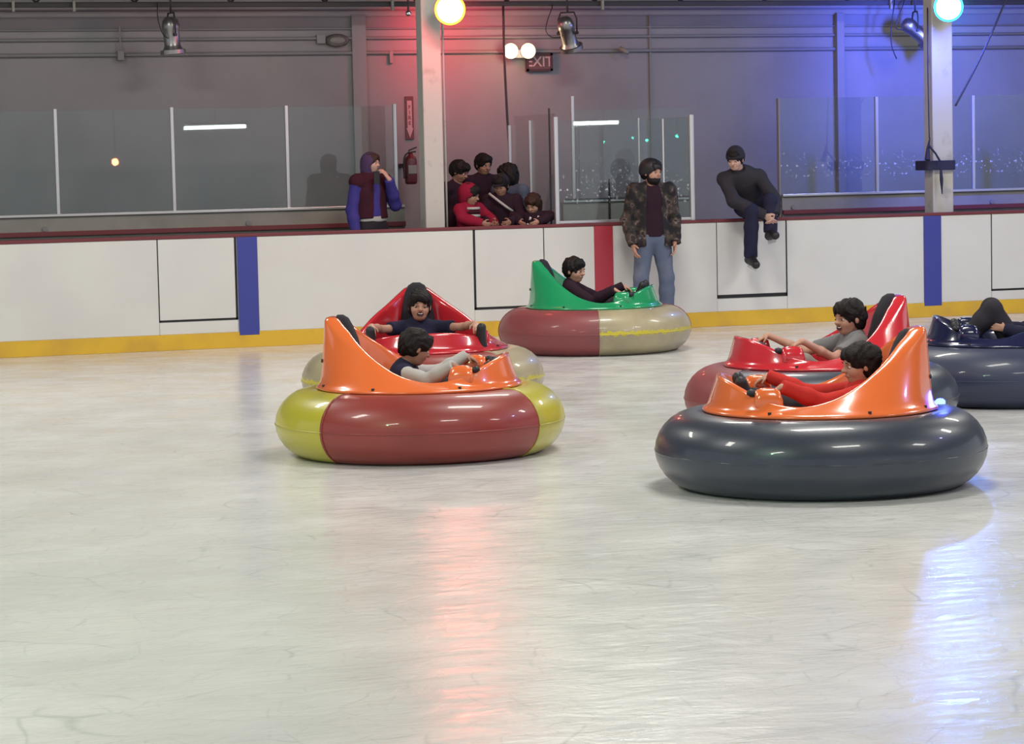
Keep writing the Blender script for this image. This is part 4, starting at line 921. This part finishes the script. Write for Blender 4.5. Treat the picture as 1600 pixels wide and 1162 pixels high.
    for c in clothes:
        m = c['m']; d = c.get('d', .016); kind = c['kind']; W = c.get('w', .003)
        if kind == 'top':
            ps = inflate(torso, d, .035); hemf = c.get('hem', -0.02)
            hem = j['pelvis'] + spine * hemf
            if hemf < 0: ps.append(cap_(j['pelvis'] + spine * (hemf - .05), j['pelvis'] + spine * .05, (.205 if hemf < -.1 else .158) * g_ + d * 1.1, .156 * g_ + d, .03, flat, clip=[(hem, -spine)]))
            ps[0]['clip'] = [(hem, -spine)]; ps[1]['clip'] = [(hem, -spine)]
            for s_ in 'LR':
                fr = c.get('sleeve', 1.0)
                if fr > 1.0 - 1e-6: end = j['wr' + s_]; dr = unit(end - j['el' + s_]); pr_ = inflate(arm[s_], d, .025); pr_[2]['rb'] += .004; pr_[2]['clip'] = [(end + dr * .005, dr)]; ps += pr_
                elif fr > 0:
                    end = j['sh' + s_] * (1 - fr) + j['el' + s_] * fr; dr = unit(j['el' + s_] - j['sh' + s_])
                    ps.append(cap_(j['sh' + s_], end + dr * .03, .050 * g_ + d, .050 * g_ + d, .025, clip=[(end, dr)]))
            ps.append(ell(nb + spine * .03 + fw * .02, A3((.066, .066, .05)) * q, k=.01, op='-'))
            if c.get('open'): ps.append(cap_(j['pelvis'] + fw * .20 * q - spine * .25, nb + fw * .13 * q, .13 * q, .085 * q, .01) | {'op': '-'})
            if c.get('collar'): ps.append(cap_(nb - spine * .02 - fw * .01, nb + spine * .015, .070 * g_, .066 * g_, .02))
            skin_mesh(c.get('name', 'jacket'), ps, h + .0015, m, o, wrinkle=W, seed=int(H * 100))
        elif kind == 'vest':
            ps = inflate(torso, d, .03); hem = j['pelvis'] + spine * c.get('hem', 0.0)
            ps[0]['clip'] = [(hem, -spine)]; ps[1]['clip'] = [(hem, -spine)]
            if c.get('open'): ps.append(cap_(j['pelvis'] + fw * .16 * q - spine * .2, nb + fw * .14 * q, .075 * q, .035 * q, .01) | {'op': '-'})
            skin_mesh(c.get('name', 'vest'), ps, h + .0015, m, o, wrinkle=W, seed=4)
        elif kind == 'trousers':
            ps = inflate([torso[0], torso[1]] , .010, .03); ps[1]['clip'] = [(belly, spine)]; ps[0]['clip'] = [(belly, spine)]
            for s_ in 'LR':
                lp = inflate(leg[s_], d, .03); lp[2]['rb'] += c.get('flare', .008); an = j['an' + s_]; dr = unit(an - j['kn' + s_]); lp[2]['clip'] = [(an + dr * .01, dr)]
                if c.get('short'):
                    end = j['hip' + s_] * .3 + j['kn' + s_] * .7; dr = unit(j['kn' + s_] - j['hip' + s_]); lp = lp[:1]; lp[0]['clip'] = [(end, dr)]; lp[0]['rb'] += .02
                ps += lp
            skin_mesh(c.get('name', 'trousers'), ps, h + .0015, m, o, wrinkle=W, seed=int(H * 90))
        elif kind == 'shoes':
            for s_ in 'LR':
                so = skin_mesh('shoe', inflate(foot[s_], .010 if not c.get('skate') else .014, .02) + ([cap_(j['an' + s_], j['an' + s_] * .86 + j['kn' + s_] * .14, .048 * q, .050 * q, .02)] if c.get('skate') else []), h, m, o)
                if c.get('stripes'):
                    an, toe = j['an' + s_], j['toe' + s_]; sd = unit(np.cross(toe - an, unit(j['kn' + s_] - an)))
                    for side in (1, -1):
                        for t_ in (.35, .55, .75):
                            pc = an * (1 - t_) + toe * t_ + sd * side * .034 * q
                            MB().tube([pc - unit(j['kn' + s_] - an) * .015, pc + unit(j['kn' + s_] - an) * .025 - sd * side * .012], .007, 6).build('stripe', M['white'], so)
                if c.get('skate'):
                    an, toe = j['an' + s_], j['toe' + s_]; sh = unit(an - j['kn' + s_]); fd = unit((toe - an) - np.dot(toe - an, sh) * sh); b0 = an + sh * .075 * q
                    sd = np.cross(fd, sh)
                    def slab(a0, a1, z0, z1, t_, m_, nm):
                        v = [b0 + fd * x_ + sh * z_ + sd * y_ for z_ in (z0, z1) for x_, y_ in ((a0, -t_), (a1, -t_), (a1, t_), (a0, t_))]
                        MB().add(v, [(0, 1, 2, 3), (4, 5, 6, 7), (0, 1, 5, 4), (1, 2, 6, 5), (2, 3, 7, 6), (3, 0, 4, 7)]).build(nm, m_, so)
                    slab(-.055 * q, -.01 * q, 0, .04, .012, M['white'], 'blade_holder'); slab(.09 * q, .15 * q, 0, .04, .012, M['white'], 'blade_holder'); slab(-.08 * q, .19 * q, .035, .062, .003, M['chrome'], 'blade')
    return o

def standing(H, lean=0.0, armL=None, armR=None, twist=0.0, sw=1.0, footgap=0.10, head=(0.02, 0, 0)):
    """upright joints; armX = (elbow, wrist) overrides"""
    q = H / 1.75; sh = 0.185 * q * sw; hp = 0.085 * q
    c, s_ = math.cos(lean), math.sin(lean); up = lambda z: (s_ * (z - .93) * q if z > .93 else 0, (z if z <= .93 else .93 + (z - .93) * c) * q)
    def P(x, y, z):
        dx, zz = up(z); ct, st_ = (math.cos(twist), math.sin(twist)) if z > 1.1 else (1, 0)
        X0, Y0 = x * q * ct - y * st_, x * q * st_ + y * ct
        return (X0 + dx, Y0, zz)
    J = dict(pelvis=P(0, 0, .96), neck=P(-.01, 0, 1.47), head=P(head[0] + .0, head[1], 1.62), shL=P(0, sh, 1.42), shR=P(0, -sh, 1.42),
             hipL=(0, hp, .92 * q), hipR=(0, -hp, .92 * q), knL=(.03, footgap * q, .50 * q), knR=(.03, -footgap * q, .50 * q), anL=(-.02, (footgap + .01) * q, .085 * q), anR=(-.02, -(footgap + .01) * q, .085 * q),
             toeL=(.15 * q, (footgap + .03) * q, .03 * q), toeR=(.15 * q, -(footgap + .03) * q, .03 * q))
    J['elL'], J['wrL'] = armL or (P(-.03, sh + .06 * q, 1.13), P(.06, sh + .07 * q, .88))
    J['elR'], J['wrR'] = armR or (P(-.03, -sh - .06 * q, 1.13), P(.06, -sh - .07 * q, .88))
    return J
def riding(H=1.3, px=-0.14, nx=-0.26, nz=0.57, hx=-0.24, hz=0.70, wrL=(.27, .40, .62), wrR=(.27, -.40, .62), kn=(.14, .13, .46), an=(.42, .17, .46), hy=0.0, elz=0.50):
    q = H / 1.75; sh = .165 * q * 1.05
    J = dict(pelvis=(px, 0, .285), neck=(nx, hy * .5, nz), head=(hx, hy, hz), shL=(nx + .02, sh + hy * .4, nz - .035), shR=(nx + .02, -sh + hy * .4, nz - .035), hipL=(px + .04, .075, .27), hipR=(px + .04, -.075, .27))
    for s_, sg in (('L', 1), ('R', -1)):
        J['kn' + s_] = (kn[0], sg * kn[1], kn[2]); J['an' + s_] = (an[0], sg * an[1], an[2]); J['toe' + s_] = (an[0] + .06, sg * (an[1] + .02), an[2] + .13 * q * 1.2)
        wr = wrL if s_ == 'L' else wrR; a = A3(J['sh' + s_]); b = A3(wr); m = (a + b) / 2; m[2] = min(m[2], elz); m[1] += sg * .05
        J['wr' + s_] = wr; J['el' + s_] = tuple(m)
    return J
cloth = lambda n, c, **k: mat(n, c, 0.9, spec=0.2, bump=(70, 0.25), **k)
K = dict(navy=cloth('cloth_navy', (0.022, 0.022, 0.05)), grey=cloth('cloth_grey', (0.19, 0.185, 0.19)), red=cloth('cloth_red', (0.55, 0.035, 0.03)), plum=cloth('cloth_plum', (0.028, 0.012, 0.022)),
         char=cloth('cloth_charcoal', (0.035, 0.032, 0.04)), royal=cloth('cloth_royal_blue', (0.055, 0.045, 0.24)), hoodred=cloth('cloth_hood_red', (0.25, 0.010, 0.035)), maroon=cloth('cloth_dark_maroon', (0.05, 0.012, 0.022)),
         jeans=cloth('cloth_jeans', (0.115, 0.14, 0.21), noise=((0.16, 0.18, 0.24), 5, 0.45, 0.7)), pale=cloth('cloth_pale', (0.45, 0.44, 0.42)), slate=cloth('cloth_slate', (0.075, 0.075, 0.095)), bluegrey=cloth('cloth_bluegrey', (0.09, 0.11, 0.16)), olive=cloth('cloth_khaki', (0.25, 0.22, 0.19)))
def T_(m, **k): return dict(kind='top', m=m, **k)
def TR(m, **k): return dict(kind='trousers', m=m, **k)
SH = dict(kind='shoes', m=M['black'])
def rider(key, label, J, H, **kw):
    p, yaw = CARS[key]; return person(label, p, yaw, H, J, h=kw.pop('h', .006), **kw)
grip = lambda s_: dict(d=(.75, 0, -.35), n=(.1, 0, -1), t=(0, -s_, .1), curl=.9)
GR = {'L': grip(1), 'R': grip(-1)}
rider('B', 'laughing child in dark navy T-shirt riding the red car, arms spread wide', riding(1.36, nx=-.24, nz=.625, hx=-.17, hz=.77, wrL=(.20, .41, .64), wrR=(.20, -.41, .64), kn=(.12, .24, .47), an=(.40, .41, .50), elz=.60), 1.36, hh=.245,
      hairstyle='fringe', hair='black', skin='warm', smile=1.0, head_turn=(0, 0, 0.06), clothes=[T_(K['navy'], sleeve=.62, name='t_shirt', hem=.0), TR(K['char']), SH], hands=GR)
rider('A', 'dark haired child in pale shirt and black vest leaning forward in orange car', riding(1.28, nx=-.10, nz=.56, hx=-.02, hz=.69, wrL=(.27, .40, .60), wrR=(.27, -.40, .60), kn=(.18, .13, .44)), 1.28, hh=.235,
      hairstyle='short', hair='black', skin='tan', head_turn=(.5, -.35, 0), clothes=[T_(K['pale'], name='shirt', hem=.0), dict(kind='vest', m=K['navy'], d=.026), TR(K['char']), SH], hands=GR)
rider('C', 'child in black hooded jacket seen from the side in the green car', riding(1.34, nx=-.24, nz=.66, hx=-.19, hz=.80, wrL=(.25, .36, .62), wrR=(.25, -.40, .62), kn=(.16, .13, .46), an=(.44, .15, .53)), 1.34, hh=.25,
      hairstyle='short', hair='black', skin='warm', head_turn=(-.45, -.1, 0), clothes=[T_(K['plum'], name='jacket', d=.024, hem=.0, collar=True), TR(K['char']), dict(kind='shoes', m=M['black'], stripes=True)], hands=GR)
rider('D', 'child in bright red sweater driving the orange car on the slate ring', riding(1.24, nx=-.25, nz=.565, hx=-.235, hz=.69, wrL=(.24, .38, .60), wrR=(.27, -.36, .60), kn=(.16, .14, .46), an=(.40, .14, .50)), 1.24, hh=.24,
      hairstyle='fringe', hair='black', skin='warm', head_turn=(.25, -.1, 0), clothes=[T_(K['red'], name='sweater', d=.018, hem=.0), TR(K['char'], d=.02), SH], hands=GR)
rider('E', 'smiling child in grey T-shirt stretching an arm forward in the red car', riding(1.38, nx=-.26, nz=.62, hx=-.21, hz=.755, wrL=(.24, .40, .63), wrR=(.27, -.40, .62), kn=(.15, .13, .46)), 1.38, hh=.25,
      hairstyle='fringe', hair='black', skin='warm', smile=1.0, head_turn=(.35, -.05, 0), clothes=[T_(K['grey'], sleeve=.75, name='t_shirt', d=.020, hem=.0), TR(K['olive']), SH], hands=GR)
rider('F', 'rider in dark clothes with raised knees in the dark blue car', riding(1.7, px=-.14, nx=-.34, nz=.66, hx=-.32, hz=.84, wrL=(.05, .20, .55), wrR=(.05, -.20, .55), kn=(.14, .14, .70), an=(.36, .14, .42)), 1.45,
      hairstyle='short', hair='black', skin='warm', clothes=[T_(K['navy'], hem=.0, d=.02), TR(K['char'], d=.022), SH])

# --- people by the boards; yaw turns them to face the ice (-y)
FACE = -math.pi / 2
def stand_at(px, v, z): p = at_z(px, 1.6, v); return (p.x, BY + v, z)
def turned(a): return FACE + a
# person in blue hoodie on the walkway, hand raised to the mouth
J = standing(1.80, armL=((.06, .27, 1.20), (.20, .11, 1.48)), twist=.0, sw=.92)
person('person in purple hood, blue top and dark vest with a hand raised to mouth', stand_at(580, .62, BF), turned(.30), 1.76, J, skin='pale', hair='brown', hairstyle='short', hood=K['maroon'] if False else mat('cloth_purple', (0.07, 0.035, 0.10), 0.9), head_turn=(.45, -.05, 0),
       clothes=[T_(K['royal'], name='hoodie', d=.024, hem=.10), dict(kind='vest', m=K['maroon'], d=.036, hem=.08, open=True), dict(kind='vest', name='undershirt', m=K['pale'], d=.018, hem=.045), TR(M['blackcloth'])],
       hands={'L': dict(d=(-.2, -.5, .8), n=(-.6, -.6, 0), t=(-.6, -.2, .3), curl=.9)}, h=.007)
# man standing on the ice
J = standing(1.80, armL=((-.05, .255, 1.15), (.07, .23, .90)), armR=((-.05, -.265, 1.15), (.09, -.24, .88)), footgap=.14, sw=.98)
pm = at_z(1018, 1.0, -.35)
for k in J:
    J[k] = tuple(A3(J[k]) + A3((0, 0, .075)))
person('bearded adult in camouflage jacket and jeans standing on ice, hands at pockets', (pm.x, BY - .38, 0), turned(-.12), 1.80, J, skin='warm', hair='black', hairstyle='short', hat='helmet', beard=True, head_turn=(.55, 0, 0), hh=.262,
       clothes=[dict(kind='top', m=K['plum'], name='t_shirt', d=.018, sleeve=0.3, hem=-.02), dict(kind='top', m=M['camo'], d=.034, hem=-.13, open=True, collar=False, w=.007, name='camouflage_jacket'), TR(K['jeans'], d=.024, flare=.02), dict(kind='shoes', m=M['black'], skate=True)], h=.007)
#@@MORE
ph = at_z(589, 1.72, .40)
tag(MB().loft([superloop(0, 0, z, .038, .006, 16, .5) for z in (-.07, .07)]).build('phone', M['black'], loc=(ph.x, ph.y, 1.745), rz=.35), 'black phone held at the mouth by person in purple hood', 'phone')
# the children crowded at the gate
lean = lambda H: standing(H, lean=.22, armL=((.20, .25 * H / 1.6, 1.0), (.36, .12, 1.02)), armR=((.20, -.25 * H / 1.6, 1.0), (.36, -.12, 1.02)))
def kid(px, v, H, label, clothes, turn=0.0, ht=(0, 0, 0), arms=None, z=BF, **kw):
    J = standing(H, lean=kw.pop('ln', .06), armL=arms and arms[0], armR=arms and arms[1])
    return person(label, stand_at(px, v, z), turned(turn), H, J, clothes=clothes, head_turn=ht, h=.0075, hh=kw.pop('hh', .235), group='children crowded at the gate', **kw)
def rest(H, f=.30, zc=.985, dy=.10): s_ = .21 * H / 1.75 + .05; return (((.12, s_, zc + .06), (f, dy, zc)), ((.12, -s_, zc + .06), (f, -dy, zc)))
kid(709, .95, 1.68, 'dark haired child half hidden by the pillar, bending towards the group', [T_(K['plum'], d=.024, hem=-.05), TR(K['char'])], turn=.5, ht=(.3, -.4, 0), skin='tan', ln=.12)
kid(753, 1.15, 1.75, 'tallest child of the group, black jacket, head above the others', [T_(K['plum'], d=.026, hem=-.05, collar=True), TR(K['char'])], turn=.1, ht=(.15, -.2, 0), skin='tan')
kid(798, .84, 1.63, 'child in blue grey shirt with back of dark head showing', [T_(K['bluegrey'], d=.020, hem=-.05, sleeve=.8), TR(K['char'])], turn=-.9, ht=(-1.2, -.2, 0), skin='tan', hairstyle='long')
kid(729, .42, 1.40, 'child in bright red hood and striped top leaning on the boards', [T_(K['hoodred'], d=.026, hem=-.05, name='hooded_jacket'), TR(K['char'])], turn=.55, ht=(.35, -.25, 0), hood=K['hoodred'], skin='tan', arms=rest(1.40))
kid(783, .62, 1.50, 'child in black cap and dark jacket with pale diagonal strap', [T_(K['plum'], d=.026, hem=-.05), TR(K['char'])], turn=-.35, ht=(-.3, -.3, 0), hat='cap', skin='tan', arms=rest(1.50, f=.42))
rh = [o for o in bpy.data.objects if o.get('label', '').startswith('child in bright red hood')][0]
for zz_, mm_ in ((1.145, 'pale'), (1.105, 'maroon'), (1.065, 'pale'), (1.03, 'olive')):
    MB().tube([(.085, -.10, zz_), (.128, -.05, zz_), (.142, .0, zz_), (.128, .05, zz_), (.085, .10, zz_)], .016, 8).build('shirt_stripe', K[mm_], rh, smooth=True)
sm = kid(833, .38, 1.27, 'smallest child, long brown hair, white marks on black jacket', [T_(K['plum'], d=.024, hem=-.05), TR(K['char'])], turn=-.5, ht=(-.2, -.45, 0), hair='brown', hairstyle='long', skin='warm', arms=rest(1.27), hh=.225)
c6 = [o for o in bpy.data.objects if o.get('label', '').startswith('child in black cap')][0]
MB().tube([(.125, -.13, 1.30), (.165, -.03, 1.22), (.165, .06, 1.15), (.15, .13, 1.10)], .014, 8).build('strap', K['pale'], c6, smooth=True)
q = MB()
for (y_, z_) in ((-.02, 1.0), (.03, .96), (.07, 1.01), (.02, .92), (-.05, .93), (.06, .90)): q.tube([(.145, y_, z_), (.15, y_ + .012, z_ + .035)], .012, 8)
q.build('jacket_print', M['white'], sm, smooth=True)
# skater sitting on the boards, lacing a skate
H = 1.76
J = dict(pelvis=(.00, 0, .115), neck=(.19, -.20, .50), head=(.27, -.285, .635), shL=(.22, .015, .435), shR=(.14, -.36, .415), elL=(.34, .15, .18), wrL=(.46, .10, .015), elR=(.32, -.33, .17), wrR=(.46, -.02, .01),
         hipL=(.04, .09, .095), hipR=(.04, -.09, .09), knL=(.40, .07, .17), anL=(.44, .05, -.17), toeL=(.62, .03, -.21), knR=(.42, -.16, .06), anR=(.34, -.15, -.44), toeR=(.50, -.155, -.53))
sp2 = at_z(1172, 1.25, .07)
person('person in black beanie sitting on the boards lacing a skate', (sp2.x, BY + .07, BH + .035 + .028), turned(0), H, J, skin='pale', hair='black', hairstyle='short', hat='beanie', head_turn=(-.75, -.25, 0), hh=.245,
       clothes=[T_(K['char'], d=.030, hem=.0, name='sweatshirt', collar=True, w=.005), TR(K['navy'], d=.022, flare=.018), dict(kind='shoes', m=M['black'], skate=True)],
       hands={'L': dict(d=(.3, -.5, -.7), n=(-.5, -.8, 0), t=(.8, -.2, .2), curl=.9), 'R': dict(d=(.4, .5, -.6), n=(-.5, .8, 0), t=(.8, .2, .2), curl=.9)}, h=.0065)
